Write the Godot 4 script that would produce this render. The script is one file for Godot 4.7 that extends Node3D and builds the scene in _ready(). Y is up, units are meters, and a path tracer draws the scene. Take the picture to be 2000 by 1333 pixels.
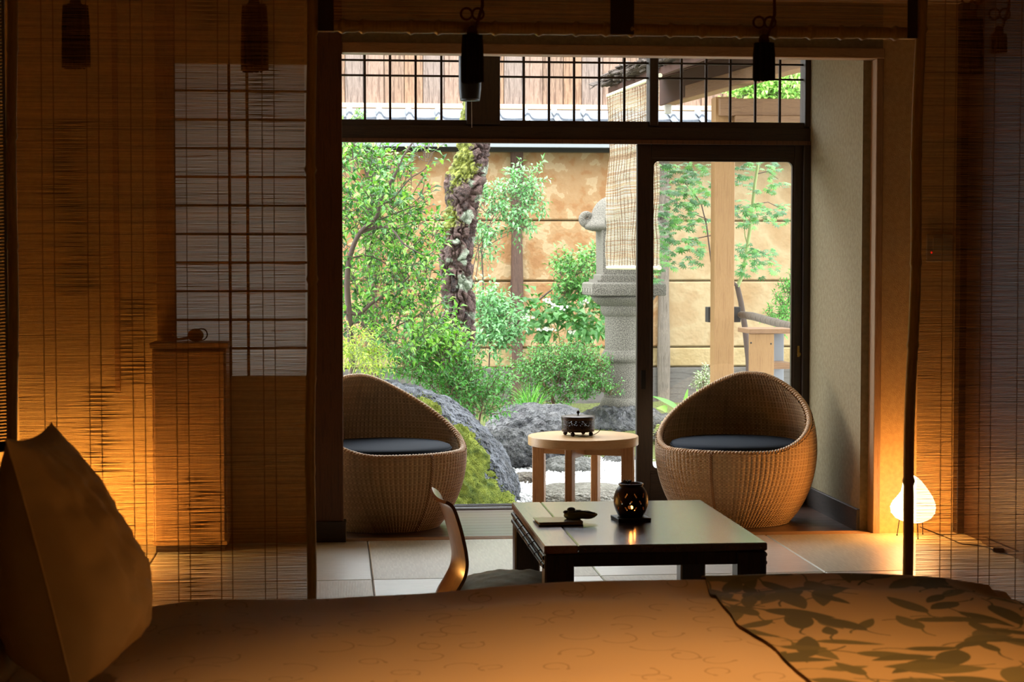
extends Node3D
# A tatami room seen past a bed and bamboo blinds, a plank veranda with wicker chairs, and a walled garden behind it.

const FOCAL := 3500.0
const EYE := Vector3(0, 1.28, 0)
var yaw := deg_to_rad(5.6729)
var pitch := deg_to_rad(2.47854)
var M := {}
var taken := {}
var rng := RandomNumberGenerator.new()


# ---------------------------------------------------------------- mesh builder
class MB:
	var v := PackedVector3Array()
	var n := PackedVector3Array()
	var c := PackedColorArray()
	var uv := PackedVector2Array()
	var ix := PackedInt32Array()
	var col := Color.WHITE
	var colored := false
	var mapped := false

	func put(p: Vector3, nn: Vector3, t := Vector2.ZERO) -> int:
		v.append(p)
		n.append(nn)
		c.append(col)
		uv.append(t)
		return v.size() - 1

	func tri(a: Vector3, b: Vector3, d: Vector3) -> void:
		var nn := (b - a).cross(d - a).normalized()
		var i := put(a, nn)
		put(b, nn)
		put(d, nn)
		ix.append_array([i, i + 2, i + 1])

	func quad(a: Vector3, b: Vector3, d: Vector3, e: Vector3) -> void:
		var nn := (d - a).cross(e - b).normalized()
		var i := put(a, nn)
		put(b, nn)
		put(d, nn)
		put(e, nn)
		ix.append_array([i, i + 2, i + 1, i, i + 3, i + 2])

	func quad_uv(a: Vector3, b: Vector3, d: Vector3, e: Vector3, ta: Vector2, tb: Vector2, td: Vector2, te: Vector2) -> void:
		mapped = true
		var nn := (d - a).cross(e - b).normalized()
		var i := put(a, nn, ta)
		put(b, nn, tb)
		put(d, nn, td)
		put(e, nn, te)
		ix.append_array([i, i + 2, i + 1, i, i + 3, i + 2])

	func quad_out(a: Vector3, b: Vector3, d: Vector3, e: Vector3, from: Vector3) -> void:
		if (d - a).cross(e - b).dot((a + b + d + e) / 4.0 - from) < 0.0:
			quad(e, d, b, a)
		else:
			quad(a, b, d, e)

	func tri_out(a: Vector3, b: Vector3, d: Vector3, from: Vector3) -> void:
		if (b - a).cross(d - a).dot((a + b + d) / 3.0 - from) < 0.0:
			tri(a, d, b)
		else:
			tri(a, b, d)

	# box with chamfered edges
	func box(mid: Vector3, size: Vector3, bev := 0.003, turn := Basis.IDENTITY) -> MB:
		var h := size / 2.0
		var b := minf(bev, minf(h.x, minf(h.y, h.z)) * 0.6)
		var pt := func(sx: int, sy: int, sz: int, full: int) -> Vector3:
			var q := Vector3(sx * (h.x - (0.0 if full == 0 else b)), sy * (h.y - (0.0 if full == 1 else b)), sz * (h.z - (0.0 if full == 2 else b)))
			return mid + turn * q
		for ax in 3:
			for s in [-1, 1]:
				var q := []
				for k in [[-1, -1], [1, -1], [1, 1], [-1, 1]]:
					q.append(pt.call(s, k[0], k[1], 0) if ax == 0 else pt.call(k[0], s, k[1], 1) if ax == 1 else pt.call(k[0], k[1], s, 2))
				quad_out(q[0], q[1], q[2], q[3], mid)
		if b <= 0.0:
			return self
		for s in [-1, 1]:
			for t in [-1, 1]:
				quad_out(pt.call(s, t, -1, 0), pt.call(s, t, 1, 0), pt.call(s, t, 1, 1), pt.call(s, t, -1, 1), mid)
				quad_out(pt.call(s, -1, t, 0), pt.call(s, 1, t, 0), pt.call(s, 1, t, 2), pt.call(s, -1, t, 2), mid)
				quad_out(pt.call(-1, s, t, 1), pt.call(1, s, t, 1), pt.call(1, s, t, 2), pt.call(-1, s, t, 2), mid)
				for w in [-1, 1]:
					tri_out(pt.call(s, t, w, 0), pt.call(s, t, w, 1), pt.call(s, t, w, 2), mid)
		return self

	func span(a: Vector3, b: Vector3, bev := 0.003) -> MB:
		return box((a + b) / 2.0, (b - a).abs(), bev)

	# bar of rectangular section from a to b
	func bar(a: Vector3, b: Vector3, w: float, h: float, bev := 0.003, up := Vector3.UP) -> MB:
		var z := (b - a).normalized()
		var x := up.cross(z).normalized()
		return box((a + b) / 2.0, Vector3(w, h, a.distance_to(b)), bev, Basis(x, z.cross(x), z))

	# smooth surface through rows of points; normal = along rows x along columns
	func grid(p: Array, wrap_i := false, wrap_j := false, tex: Array = [], cols: Array = [], skip = null) -> MB:
		var ni := p.size()
		var nj: int = p[0].size()
		var base := v.size()
		if tex:
			mapped = true
		if cols:
			colored = true
		for i in ni:
			var up: PackedVector3Array = p[(i - 1 + ni) % ni] if wrap_i else p[maxi(i - 1, 0)]
			var dn: PackedVector3Array = p[(i + 1) % ni] if wrap_i else p[mini(i + 1, ni - 1)]
			var row: PackedVector3Array = p[i]
			for j in nj:
				var l := (j - 1 + nj) % nj if wrap_j else maxi(j - 1, 0)
				var r := (j + 1) % nj if wrap_j else mini(j + 1, nj - 1)
				var nn := (dn[j] - up[j]).cross(row[r] - row[l])
				if nn.length_squared() < 1e-18:
					var other: PackedVector3Array = p[i + 1] if i == 0 and ni > 1 else p[i - 1]
					var mid := Vector3.ZERO
					for q in other:
						mid += q
					mid /= nj
					nn = row[j] - mid
				v.append(row[j])
				n.append(nn.normalized())
				c.append(cols[i][j] if cols else col)
				uv.append(tex[i][j] if tex else Vector2.ZERO)
		for i in (ni if wrap_i else ni - 1):
			for j in (nj if wrap_j else nj - 1):
				if skip != null and skip.call(i, j):
					continue
				var a := base + i * nj + j
				var b := base + ((i + 1) % ni) * nj + j
				var d := base + ((i + 1) % ni) * nj + (j + 1) % nj
				var e := base + i * nj + (j + 1) % nj
				ix.append_array([a, d, b, a, e, d])
		return self

	func tube(path: Array, radii: Array, sides := 8, caps := true) -> MB:
		var rows := []
		var count := path.size()
		var ref := Vector3.UP
		var first: Vector3 = (path[1] - path[0]).normalized()
		if absf(first.dot(ref)) > 0.9:
			ref = Vector3.RIGHT
		var x := ref.cross(first).normalized()
		for i in count:
			var d: Vector3 = (path[mini(i + 1, count - 1)] - path[maxi(i - 1, 0)]).normalized()
			x = (x - d * x.dot(d)).normalized()
			var y := d.cross(x)
			var r: float = radii[mini(i, radii.size() - 1)]
			var row := PackedVector3Array()
			for k in sides:
				var t := TAU * k / sides
				row.append(path[i] + (x * cos(t) + y * sin(t)) * r)
			rows.append(row)
		# along rows = direction of path, along columns = counter-clockwise: normal must point outwards
		for row in rows:
			row.reverse()
		grid(rows, false, true)
		if caps:
			for e in [0, count - 1]:
				var row: PackedVector3Array = rows[e]
				var away: Vector3 = path[e] - (path[1] if e == 0 else path[count - 2])
				for k in sides:
					tri_out(path[e], row[k], row[(k + 1) % sides], path[e] - away)
		return self

	# profile of (radius, height) from bottom to top turned round the y axis, counter-clockwise outside
	func lathe(profile: Array, segs := 32, at := Vector3.ZERO, skip = null) -> MB:
		var rows := []
		for q in profile:
			var row := PackedVector3Array()
			for k in segs:
				var t := TAU * k / segs
				row.append(at + Vector3(cos(t) * q.x, q.y, sin(t) * q.x))
			rows.append(row)
		return grid(rows, false, true, [], [], skip)

	func ball(at: Vector3, r: Vector3, segs := 10) -> MB:
		var pr := []
		for i in segs / 2 + 1:
			var t := -PI / 2 + PI * i / (segs / 2)
			pr.append([cos(t), sin(t)])
		var rows := []
		for q in pr:
			var row := PackedVector3Array()
			for k in segs:
				var t := TAU * k / segs
				row.append(at + Vector3(cos(t) * q[0] * r.x, q[1] * r.y, sin(t) * q[0] * r.z))
			rows.append(row)
		return grid(rows, false, true)

	# a folded pointed leaf; colour taken from col
	func leaf(at: Vector3, along: Vector3, face: Vector3, length: float, width: float, droop := 0.15) -> void:
		colored = true
		var side := along.cross(face).normalized()
		var mid := at + along * length * 0.45 + face * width * 0.02
		var tip := at + along * length - face * length * droop
		var l := mid + side * width * 0.5 + face * width * 0.22
		var r := mid - side * width * 0.5 + face * width * 0.22
		tri(at, l, mid)
		tri(mid, l, tip)
		tri(at, mid, r)
		tri(mid, tip, r)

	func mesh(shift := Vector3.ZERO) -> ArrayMesh:
		var a := []
		a.resize(Mesh.ARRAY_MAX)
		if shift != Vector3.ZERO:
			for i in v.size():
				v[i] += shift
		a[Mesh.ARRAY_VERTEX] = v
		a[Mesh.ARRAY_NORMAL] = n
		if colored:
			a[Mesh.ARRAY_COLOR] = c
		if mapped:
			a[Mesh.ARRAY_TEX_UV] = uv
		a[Mesh.ARRAY_INDEX] = ix
		var m := ArrayMesh.new()
		m.add_surface_from_arrays(Mesh.PRIMITIVE_TRIANGLES, a)
		return m


# ---------------------------------------------------------------- scene helpers
func ray(u: float, w: float) -> Vector3:
	var f := Vector3(sin(yaw) * cos(pitch), -sin(pitch), -cos(yaw) * cos(pitch))
	var r := Vector3(cos(yaw), 0, sin(yaw))
	return f + r * (u - 1000.0) / FOCAL - r.cross(f) * (w - 666.5) / FOCAL


func P(u: float, w: float, z: float) -> Vector3:   # survey point of the photograph at a known depth z
	var d := ray(u, w)
	return EYE + d * (z / d.z)


func PY(u: float, w: float, y: float) -> Vector3:   # the same on a known level y
	var d := ray(u, w)
	return EYE + d * ((y - EYE.y) / d.y)


func numbered(called: String) -> String:
	var k: int = taken.get(called, 0)
	taken[called] = k + 1
	return called if k == 0 else "%s_%03d" % [called, k]


func thing(called: String, label: String, category: String, at := Vector3.ZERO, group := "") -> Node3D:
	var o := Node3D.new()
	o.name = numbered(called)
	add_child(o)
	o.position = at
	o.set_meta("label", label)
	o.set_meta("category", category)
	if group:
		o.set_meta("group", group)
	return o


func structure(called: String, label := "", at := Vector3.ZERO) -> Node3D:
	var o := Node3D.new()
	o.name = called
	add_child(o)
	o.position = at
	o.set_meta("kind", "structure")
	if label:
		o.set_meta("label", label)
	return o


# one named mesh under a parent; coordinates are the room's unless local
func part(parent: Node3D, called: String, mb: MB, mat: Material, local := false, label := "") -> MeshInstance3D:
	var o := MeshInstance3D.new()
	o.name = called
	var shift := Vector3.ZERO
	if not local:
		var q: Node = parent
		while q != self:
			shift -= q.position
			q = q.get_parent()
	o.mesh = mb.mesh(shift)
	o.material_override = null
	o.mesh.surface_set_material(0, mat)
	parent.add_child(o, true)
	if label:
		o.set_meta("label", label)
	return o


func stuff(o: Node3D) -> Node3D:
	o.set_meta("kind", "stuff")
	return o


func lin(r: float, g: float, b: float) -> Color:   # a colour given as seen on screen (0..255), as linear vertex colour
	return Color(r / 255.0, g / 255.0, b / 255.0).srgb_to_linear()


func rgb(r: float, g: float, b: float) -> Color:
	return Color(r / 255.0, g / 255.0, b / 255.0)


func noise(seed_: int, freq: float, oct := 4, kind := FastNoiseLite.TYPE_SIMPLEX_SMOOTH) -> FastNoiseLite:
	var k := FastNoiseLite.new()
	k.seed = seed_
	k.noise_type = kind
	k.frequency = freq
	k.fractal_octaves = oct
	k.fractal_type = FastNoiseLite.FRACTAL_FBM
	return k


func tex(seed_: int, freq: float, stops: Array, oct := 4, size := 512) -> NoiseTexture2D:
	var t := NoiseTexture2D.new()
	t.width = size
	t.height = size
	t.seamless = true
	t.noise = noise(seed_, freq, oct)
	var g := Gradient.new()
	g.offsets = PackedFloat32Array(stops.map(func(s): return s[0]))
	g.colors = PackedColorArray(stops.map(func(s): return s[1]))
	t.color_ramp = g
	return t


func bumps(seed_: int, freq: float, oct := 4, size := 512) -> NoiseTexture2D:
	var t := NoiseTexture2D.new()
	t.width = size
	t.height = size
	t.seamless = true
	t.noise = noise(seed_, freq, oct)
	return t


func plain(called: String, color: Color, rough: float, spec := 0.5) -> StandardMaterial3D:
	var m := StandardMaterial3D.new()
	m.resource_name = called
	m.albedo_color = color
	m.roughness = rough
	m.metallic_specular = spec
	M[called] = m
	return m


func textured(called: String, t: Texture2D, scale_: Vector3, rough: float, world := true) -> StandardMaterial3D:
	var m := plain(called, Color.WHITE, rough)
	m.albedo_texture = t
	m.uv1_triplanar = true
	m.uv1_world_triplanar = world
	m.uv1_scale = scale_
	return m


func relief(m: StandardMaterial3D, t: Texture2D, centimetres: float) -> void:
	m.heightmap_enabled = true
	m.heightmap_texture = t
	m.heightmap_scale = centimetres


func grain(called: String, a: Color, b: Color, scale_: Vector3, rough: float, seed_ := 1, world := true) -> StandardMaterial3D:
	return textured(called, tex(seed_, 0.012, [[0.0, a], [0.32, a.lerp(b, 0.25)], [0.42, b], [0.5, a.lerp(b, 0.35)], [0.58, b], [0.68, a.lerp(b, 0.5)], [1.0, b]], 4), scale_, rough, world)


func tinted(called: String, rough: float, spec := 0.5) -> StandardMaterial3D:   # colour per vertex
	var m := plain(called, Color.WHITE, rough, spec)
	m.vertex_color_use_as_albedo = true
	return m


func omni(called: String, parent: Node3D, at: Vector3, color: Color, energy: float, size: float) -> void:
	var l := OmniLight3D.new()
	l.name = called
	l.light_color = color
	l.light_energy = energy
	l.light_size = size
	l.omni_range = 14.0
	l.omni_attenuation = 2.0
	l.shadow_enabled = true
	parent.add_child(l)
	l.global_position = at


# ---------------------------------------------------------------- the scene
func _ready() -> void:
	rng.seed = 7
	# camera
	var cam := Camera3D.new()
	cam.name = "camera"
	var lens := CameraAttributesPhysical.new()
	lens.frustum_focal_length = 63.016
	lens.frustum_focus_distance = 9.2
	lens.frustum_near = 0.05
	lens.frustum_far = 200.0
	lens.exposure_aperture = 10.0
	cam.attributes = lens
	cam.keep_aspect = Camera3D.KEEP_HEIGHT
	add_child(cam)
	cam.position = EYE
	cam.rotation = Vector3(-pitch, -yaw, 0)
	cam.current = true
	# overcast sky
	var env := Environment.new()
	env.background_mode = Environment.BG_SKY
	var air := ProceduralSkyMaterial.new()
	air.sky_top_color = Color(0.97, 0.99, 1.0)
	air.sky_horizon_color = Color(0.9, 0.94, 0.97)
	air.ground_horizon_color = Color(0.55, 0.55, 0.52)
	air.ground_bottom_color = Color(0.4, 0.4, 0.38)
	air.sky_curve = 0.3
	var sky := Sky.new()
	sky.sky_material = air
	env.sky = sky
	env.background_energy_multiplier = 8.6
	env.tonemap_mode = Environment.TONE_MAPPER_LINEAR
	env.tonemap_exposure = 1.0
	env.sdfgi_enabled = true
	env.ssao_enabled = true
	env.ssil_enabled = true
	var we := WorldEnvironment.new()
	we.name = "sky"
	we.environment = env
	add_child(we)

	make_materials()
	build_shell()
	build_veranda_front()
	build_shoji()
	build_garden_walls()
	build_ground()
	build_right_house()
	build_low_table()
	build_wicker_chairs()
	build_round_table()
	build_legless_chair()
	build_blinds()
	build_bed()
	build_lamps()
	build_left_cabinet()
	build_wall_fittings()
	build_stones()
	build_stone_lantern()
	build_pine()
	build_plants()


func make_materials() -> void:
	# inside
	var sand := textured("sand_plaster", tex(3, 0.03, [[0.0, rgb(128, 114, 84)], [0.5, rgb(140, 126, 95)], [1.0, rgb(150, 137, 107)]], 5), Vector3.ONE * 2.0, 0.95)
	relief(sand, bumps(4, 0.15, 3), 0.12)
	var clay := textured("brown_plaster", tex(5, 0.03, [[0.0, rgb(186, 154, 104)], [1.0, rgb(206, 174, 122)]], 5), Vector3.ONE * 2.0, 0.95)
	relief(clay, bumps(4, 0.15, 3), 0.12)
	plain("ceiling_paint", rgb(150, 128, 100), 0.9)
	grain("pale_wood_v", rgb(142, 108, 74), rgb(168, 134, 98), Vector3(9, 0.7, 9), 0.5, 11)
	grain("pale_wood_h", rgb(142, 108, 74), rgb(168, 134, 98), Vector3(0.7, 9, 9), 0.5, 11)
	grain("dark_wood_v", rgb(34, 22, 15), rgb(54, 37, 26), Vector3(12, 0.8, 12), 0.45, 12)
	grain("dark_wood_h", rgb(34, 22, 15), rgb(54, 37, 26), Vector3(0.8, 12, 12), 0.45, 12)
	grain("pillar_wood", rgb(70, 42, 24), rgb(96, 60, 36), Vector3(12, 0.6, 12), 0.5, 13)
	grain("skirting_wood", rgb(46, 38, 34), rgb(66, 56, 50), Vector3(8, 8, 0.9), 0.55, 14)
	for k in 3:
		var deck := grain("deck_wood_%d" % k, rgb(50 + k * 5, 32 + k * 3, 24 + k * 3), rgb(82 + k * 6, 54 + k * 5, 40 + k * 4), Vector3(0.9, 6, 22), 0.33, 15 + k)
		deck.clearcoat_enabled = true
		deck.clearcoat = 0.35
		deck.clearcoat_roughness = 0.28
	for k in 2:   # rush weave laid both ways; their differing sheen is painted as darker and paler colour
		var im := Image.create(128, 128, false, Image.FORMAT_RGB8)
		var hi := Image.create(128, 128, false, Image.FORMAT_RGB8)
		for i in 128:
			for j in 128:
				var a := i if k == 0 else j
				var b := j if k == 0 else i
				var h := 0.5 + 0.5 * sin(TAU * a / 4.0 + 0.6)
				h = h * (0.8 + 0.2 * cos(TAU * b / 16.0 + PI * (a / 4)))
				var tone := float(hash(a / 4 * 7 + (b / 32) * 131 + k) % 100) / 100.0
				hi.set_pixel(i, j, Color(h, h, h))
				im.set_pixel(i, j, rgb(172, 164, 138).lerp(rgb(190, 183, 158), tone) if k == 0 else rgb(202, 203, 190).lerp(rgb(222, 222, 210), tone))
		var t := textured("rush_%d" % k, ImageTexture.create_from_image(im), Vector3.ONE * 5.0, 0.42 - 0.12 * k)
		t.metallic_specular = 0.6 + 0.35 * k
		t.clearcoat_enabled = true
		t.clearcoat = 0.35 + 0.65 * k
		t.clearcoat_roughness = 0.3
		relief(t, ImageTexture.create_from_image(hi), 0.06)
	plain("mat_edge", rgb(120, 112, 86), 0.9)
	var lac := grain("table_lacquer", rgb(44, 24, 14), rgb(92, 54, 30), Vector3(5, 5, 0.6), 0.26, 31)
	lac.metallic_specular = 0.8
	lac.clearcoat_enabled = true
	lac.clearcoat = 1.0
	lac.clearcoat_roughness = 0.16
	var lac2 := grain("table_board", rgb(120, 72, 40), rgb(160, 104, 62), Vector3(6, 6, 0.6), 0.3, 32)
	lac2.clearcoat_enabled = true
	lac2.clearcoat = 1.0
	lac2.clearcoat_roughness = 0.16
	grain("table_leg", rgb(30, 16, 10), rgb(56, 32, 20), Vector3(9, 0.8, 9), 0.4, 33)
	# wicker: uv.x counts ribs, uv.y counts rows of weave
	var wk := Image.create(32, 32, false, Image.FORMAT_RGB8)
	var wh := Image.create(32, 32, false, Image.FORMAT_RGB8)
	for i in 32:
		for j in 32:
			var side := 0 if i < 16 else 1
			var h := absf(sin(PI * (j / 8.0 + 0.5 * side)))
			h *= 0.55 + 0.45 * absf(sin(PI * i / 16.0))
			wh.set_pixel(i, j, Color(h, h, h))
			wk.set_pixel(i, j, rgb(176, 142, 104).lerp(rgb(230, 200, 158), float(hash(j / 8 * 5 + side * 3 + 1) % 100) / 100.0))   # each cane its own tone
	var w := plain("wicker", Color.WHITE, 0.5)
	w.albedo_texture = ImageTexture.create_from_image(wk)
	w.uv1_scale = Vector3(1, 1, 1)
	relief(w, ImageTexture.create_from_image(wh), 0.4)
	w.vertex_color_use_as_albedo = true
	tinted("wicker_rim", 0.5)
	plain("navy_cloth", rgb(28, 37, 50), 0.8, 0.3)
	grain("cypress_h", rgb(208, 160, 106), rgb(230, 188, 136), Vector3(1.2, 16, 16), 0.35, 41)
	grain("cypress_v", rgb(186, 132, 80), rgb(222, 172, 116), Vector3(22, 0.7, 22), 0.42, 42)
	var iron := plain("bronze", rgb(52, 40, 32), 0.38)
	iron.metallic = 0.85
	plain("black_metal", rgb(14, 13, 12), 0.35)
	plain("brass", rgb(150, 120, 60), 0.35).metallic = 0.9
	plain("pottery", rgb(46, 26, 20), 0.4)
	plain("wax", rgb(232, 216, 190), 0.5)
	plain("coaster_wood", rgb(44, 38, 26), 0.5)
	plain("book_cover", rgb(30, 32, 34), 0.35)
	plain("book_sky_sheen", rgb(180, 190, 200), 0.15)  # pale blue stands for sky reflected in the glossy cover
	plain("paper_edge", rgb(196, 192, 182), 0.8)
	plain("pouch_green", rgb(98, 108, 66), 0.7)
	plain("pouch_trim", rgb(44, 34, 26), 0.7)
	var bent := grain("bent_wood", rgb(96, 54, 30), rgb(138, 86, 50), Vector3(10, 0.9, 10), 0.3, 43)
	bent.clearcoat_enabled = true
	bent.clearcoat = 0.5
	bent.clearcoat_roughness = 0.2
	plain("sage_cloth", rgb(162, 160, 132), 0.9)
	# bamboo
	var slat := tinted("bamboo_slat", 0.45)
	slat.backlight_enabled = true
	slat.backlight = rgb(255, 236, 200)
	plain("blind_thread", rgb(150, 112, 60), 0.8)
	grain("bamboo_pole", rgb(150, 124, 62), rgb(182, 152, 84), Vector3(30, 1.5, 30), 0.4, 44)
	plain("blind_cloth", rgb(58, 42, 28), 0.9)
	plain("tassel_black", rgb(20, 10, 8), 0.9)
	plain("tassel_red", rgb(84, 36, 20), 0.85)
	plain("grey_slat", rgb(120, 124, 126), 0.6)
	# paper
	var paper := plain("shoji_paper", rgb(214, 208, 204), 0.9)
	paper.backlight_enabled = true
	paper.backlight = rgb(200, 196, 190)
	var glow := plain("lamp_paper", rgb(250, 240, 220), 0.9)
	glow.emission_enabled = true
	glow.emission = Color(1.0, 0.91, 0.74)
	glow.emission_energy_multiplier = 3.0
	plain("wire_black", rgb(20, 16, 14), 0.5)
	plain("switch_plastic", rgb(150, 140, 118), 0.5)
	var led := plain("red_led", rgb(255, 20, 20), 0.5)
	led.emission_enabled = true
	led.emission = Color(1, 0.03, 0.03)
	led.emission_energy_multiplier = 1.2
	var flame := plain("flame_light", rgb(255, 220, 150), 0.9)
	flame.emission_enabled = true
	flame.emission = Color(1.0, 0.72, 0.35)
	flame.emission_energy_multiplier = 9.0
	var down := plain("downlight_glow", rgb(255, 230, 190), 0.9)
	down.emission_enabled = true
	down.emission = Color(1.0, 0.75, 0.45)
	down.emission_energy_multiplier = 2.0
	# bed linen
	plain("duvet", Color.WHITE, 0.85).albedo_texture = swirl_cloth()
	plain("runner", Color.WHITE, 0.8).albedo_texture = leaf_cloth()
	textured("pillow_cloth", tex(51, 0.02, [[0.0, rgb(196, 178, 142)], [1.0, rgb(212, 194, 160)]], 3), Vector3.ONE, 0.8)
	plain("bed_base", rgb(60, 40, 26), 0.6)
	grain("side_panel_wood", rgb(36, 20, 11), rgb(52, 30, 18), Vector3(12, 0.8, 12), 0.6, 46)
	grain("cabinet_wood", rgb(144, 106, 66), rgb(172, 134, 90), Vector3(8, 1, 8), 0.5, 45)
	# garden
	var ochre := textured("ochre_clay", tex(61, 0.0065, [[0.0, rgb(138, 98, 62)], [0.3, rgb(146, 106, 68)], [0.38, rgb(150, 116, 80)], [0.59, rgb(154, 122, 86)], [0.62, rgb(168, 142, 108)], [0.8, rgb(164, 138, 104)], [1.0, rgb(156, 130, 96)]], 9, 1024), Vector3.ONE * 0.7, 0.95)
	relief(ochre, bumps(62, 0.06, 5), 0.5)
	var tan_ := textured("tan_clay", tex(63, 0.008, [[0.0, rgb(144, 114, 78)], [0.45, rgb(152, 128, 94)], [0.6, rgb(162, 142, 108)], [1.0, rgb(148, 122, 88)]], 8), Vector3.ONE * 0.5, 0.95)
	relief(tan_, bumps(62, 0.06, 5), 0.5)
	var low := textured("buff_clay", tex(64, 0.01, [[0.0, rgb(146, 124, 84)], [1.0, rgb(168, 148, 110)]], 6), Vector3.ONE * 0.6, 0.95)
	relief(low, bumps(62, 0.06, 5), 0.5)
	var old := grain("old_post", rgb(66, 48, 40), rgb(112, 84, 70), Vector3(14, 0.7, 14), 0.8, 65)
	relief(old, bumps(66, 0.03, 5), 0.8)
	var grey := grain("grey_post", rgb(92, 82, 72), rgb(146, 134, 120), Vector3(14, 0.7, 14), 0.85, 66)
	relief(grey, bumps(66, 0.03, 5), 0.8)
	grain("footing_board", rgb(70, 66, 62), rgb(104, 98, 92), Vector3(1.0, 7, 7), 0.8, 67)
	plain("fascia_grey", rgb(124, 128, 132), 0.7)
	plain("eave_dark", rgb(50, 46, 42), 0.8)
	textured("roof_tile", tex(68, 0.03, [[0.0, rgb(96, 101, 108)], [1.0, rgb(130, 135, 142)]], 4), Vector3.ONE * 2.0, 0.5)
	for k in 4:
		grain("cedar_%d" % k, [rgb(88, 66, 52), rgb(100, 78, 64), rgb(84, 70, 62), rgb(96, 70, 52)][k], [rgb(152, 124, 102), rgb(156, 130, 112), rgb(146, 128, 116), rgb(160, 126, 98)][k], Vector3(6, 0.3, 6), 0.75, 70 + k)
	grain("cedar_rail", rgb(196, 160, 128), rgb(216, 186, 156), Vector3(0.6, 9, 9), 0.75, 75)
	grain("new_wood_v", rgb(134, 98, 56), rgb(154, 118, 72), Vector3(14, 0.6, 14), 0.6, 76)  # pavilion timber darkened: shade under its roof is put into the colour
	grain("new_wood_h", rgb(112, 80, 50), rgb(138, 104, 70), Vector3(0.7, 12, 12), 0.6, 77)  # darker than its twins: shade on the tie beam is painted in
	grain("new_wood_z", rgb(130, 94, 62), rgb(152, 116, 82), Vector3(12, 12, 0.7), 0.6, 78)
	plain("soffit_brown", rgb(74, 44, 32), 0.8)
	var bark_roof := textured("bark_roof", tex(79, 0.04, [[0.0, rgb(40, 32, 27)], [0.5, rgb(78, 66, 58)], [1.0, rgb(130, 120, 110)]], 5), Vector3.ONE * 3.0, 0.9)
	relief(bark_roof, bumps(80, 0.05, 5), 1.5)
	tinted("reed", 0.7)
	plain("reed_thread", rgb(96, 62, 36), 0.9)
	plain("reed_edge", rgb(206, 198, 164), 0.7)
	var granite := textured("granite", tex(81, 0.2, [[0.0, rgb(40, 38, 34)], [0.4, rgb(84, 80, 72)], [0.5, rgb(104, 99, 89)], [0.62, rgb(124, 118, 106)], [1.0, rgb(160, 154, 142)]], 3), Vector3.ONE * 1.0, 0.9)
	relief(granite, bumps(82, 0.25, 3), 0.35)
	var rock := tinted("rock", 0.5)
	rock.uv1_triplanar = true
	rock.uv1_world_triplanar = true
	rock.uv1_scale = Vector3.ONE * 1.6
	relief(rock, bumps(83, 0.035, 6), 6.0)
	var moss := tinted("moss", 0.95)
	moss.uv1_triplanar = true
	moss.uv1_world_triplanar = true
	moss.uv1_scale = Vector3.ONE * 3.0
	relief(moss, bumps(84, 0.09, 4), 2.0)
	var soil := textured("soil", tex(85, 0.05, [[0.0, rgb(74, 70, 44)], [0.5, rgb(104, 112, 58)], [1.0, rgb(124, 140, 70)]], 5), Vector3.ONE * 1.2, 0.95)
	relief(soil, bumps(84, 0.09, 4), 2.0)
	textured("gravel_bed", tex(86, 0.12, [[0.0, rgb(150, 150, 150)], [0.5, rgb(206, 206, 206)], [1.0, rgb(230, 230, 228)]], 4), Vector3.ONE * 1.5, 0.9)
	tinted("pebble", 0.75)
	var bark := tinted("bark", 0.75)
	bark.uv1_triplanar = true
	bark.uv1_world_triplanar = true
	bark.uv1_scale = Vector3.ONE * 3.0
	relief(bark, bumps(87, 0.05, 5), 1.0)
	plain("twig", rgb(88, 72, 64), 0.8)
	plain("green_stem", rgb(150, 164, 104), 0.7)
	plain("brown_stem", rgb(92, 62, 46), 0.8)
	var leaf := tinted("leaf", 0.28, 0.5)
	leaf.backlight_enabled = true
	leaf.backlight = Color(0.74, 0.86, 0.4)
	var soft := tinted("soft_leaf", 0.5)
	soft.backlight_enabled = true
	soft.backlight = Color(0.5, 0.66, 0.3)
	tinted("petal", 0.7)
	var pane := plain("glass", Color(0.9, 0.95, 0.93, 0.015), 0.02)
	pane.transparency = BaseMaterial3D.TRANSPARENCY_ALPHA


func swirl_cloth() -> ImageTexture:   # beige cover with thin stitched scrolls
	var s := 1024
	var im := Image.create(s, s, false, Image.FORMAT_RGB8)
	im.fill(rgb(216, 190, 150))
	var r := RandomNumberGenerator.new()
	r.seed = 5
	var ink := rgb(186, 158, 118)
	for gy in 14:
		for gx in 14:
			var p := Vector2((gx + 0.5 + r.randf_range(-0.35, 0.35)) * s / 14.0, (gy + 0.5 + r.randf_range(-0.35, 0.35)) * s / 14.0)
			var a := r.randf() * TAU
			var turn := r.randf_range(0.02, 0.05) * (1 if r.randf() < 0.5 else -1)
			for k in r.randi_range(60, 110):
				p += Vector2(cos(a), sin(a)) * 0.9
				a += turn * (1.0 + k * 0.01)
				var x := posmod(int(p.x), s)
				var y := posmod(int(p.y), s)
				im.set_pixel(x, y, ink)
				im.fill_rect(Rect2i(mini(x, s - 3), mini(y, s - 3), 2, 2), ink)
				if k % 108 < 4:
					im.fill_rect(Rect2i(mini(x, s - 5), mini(y, s - 5), 4, 4), ink)
	return ImageTexture.create_from_image(im)


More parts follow.
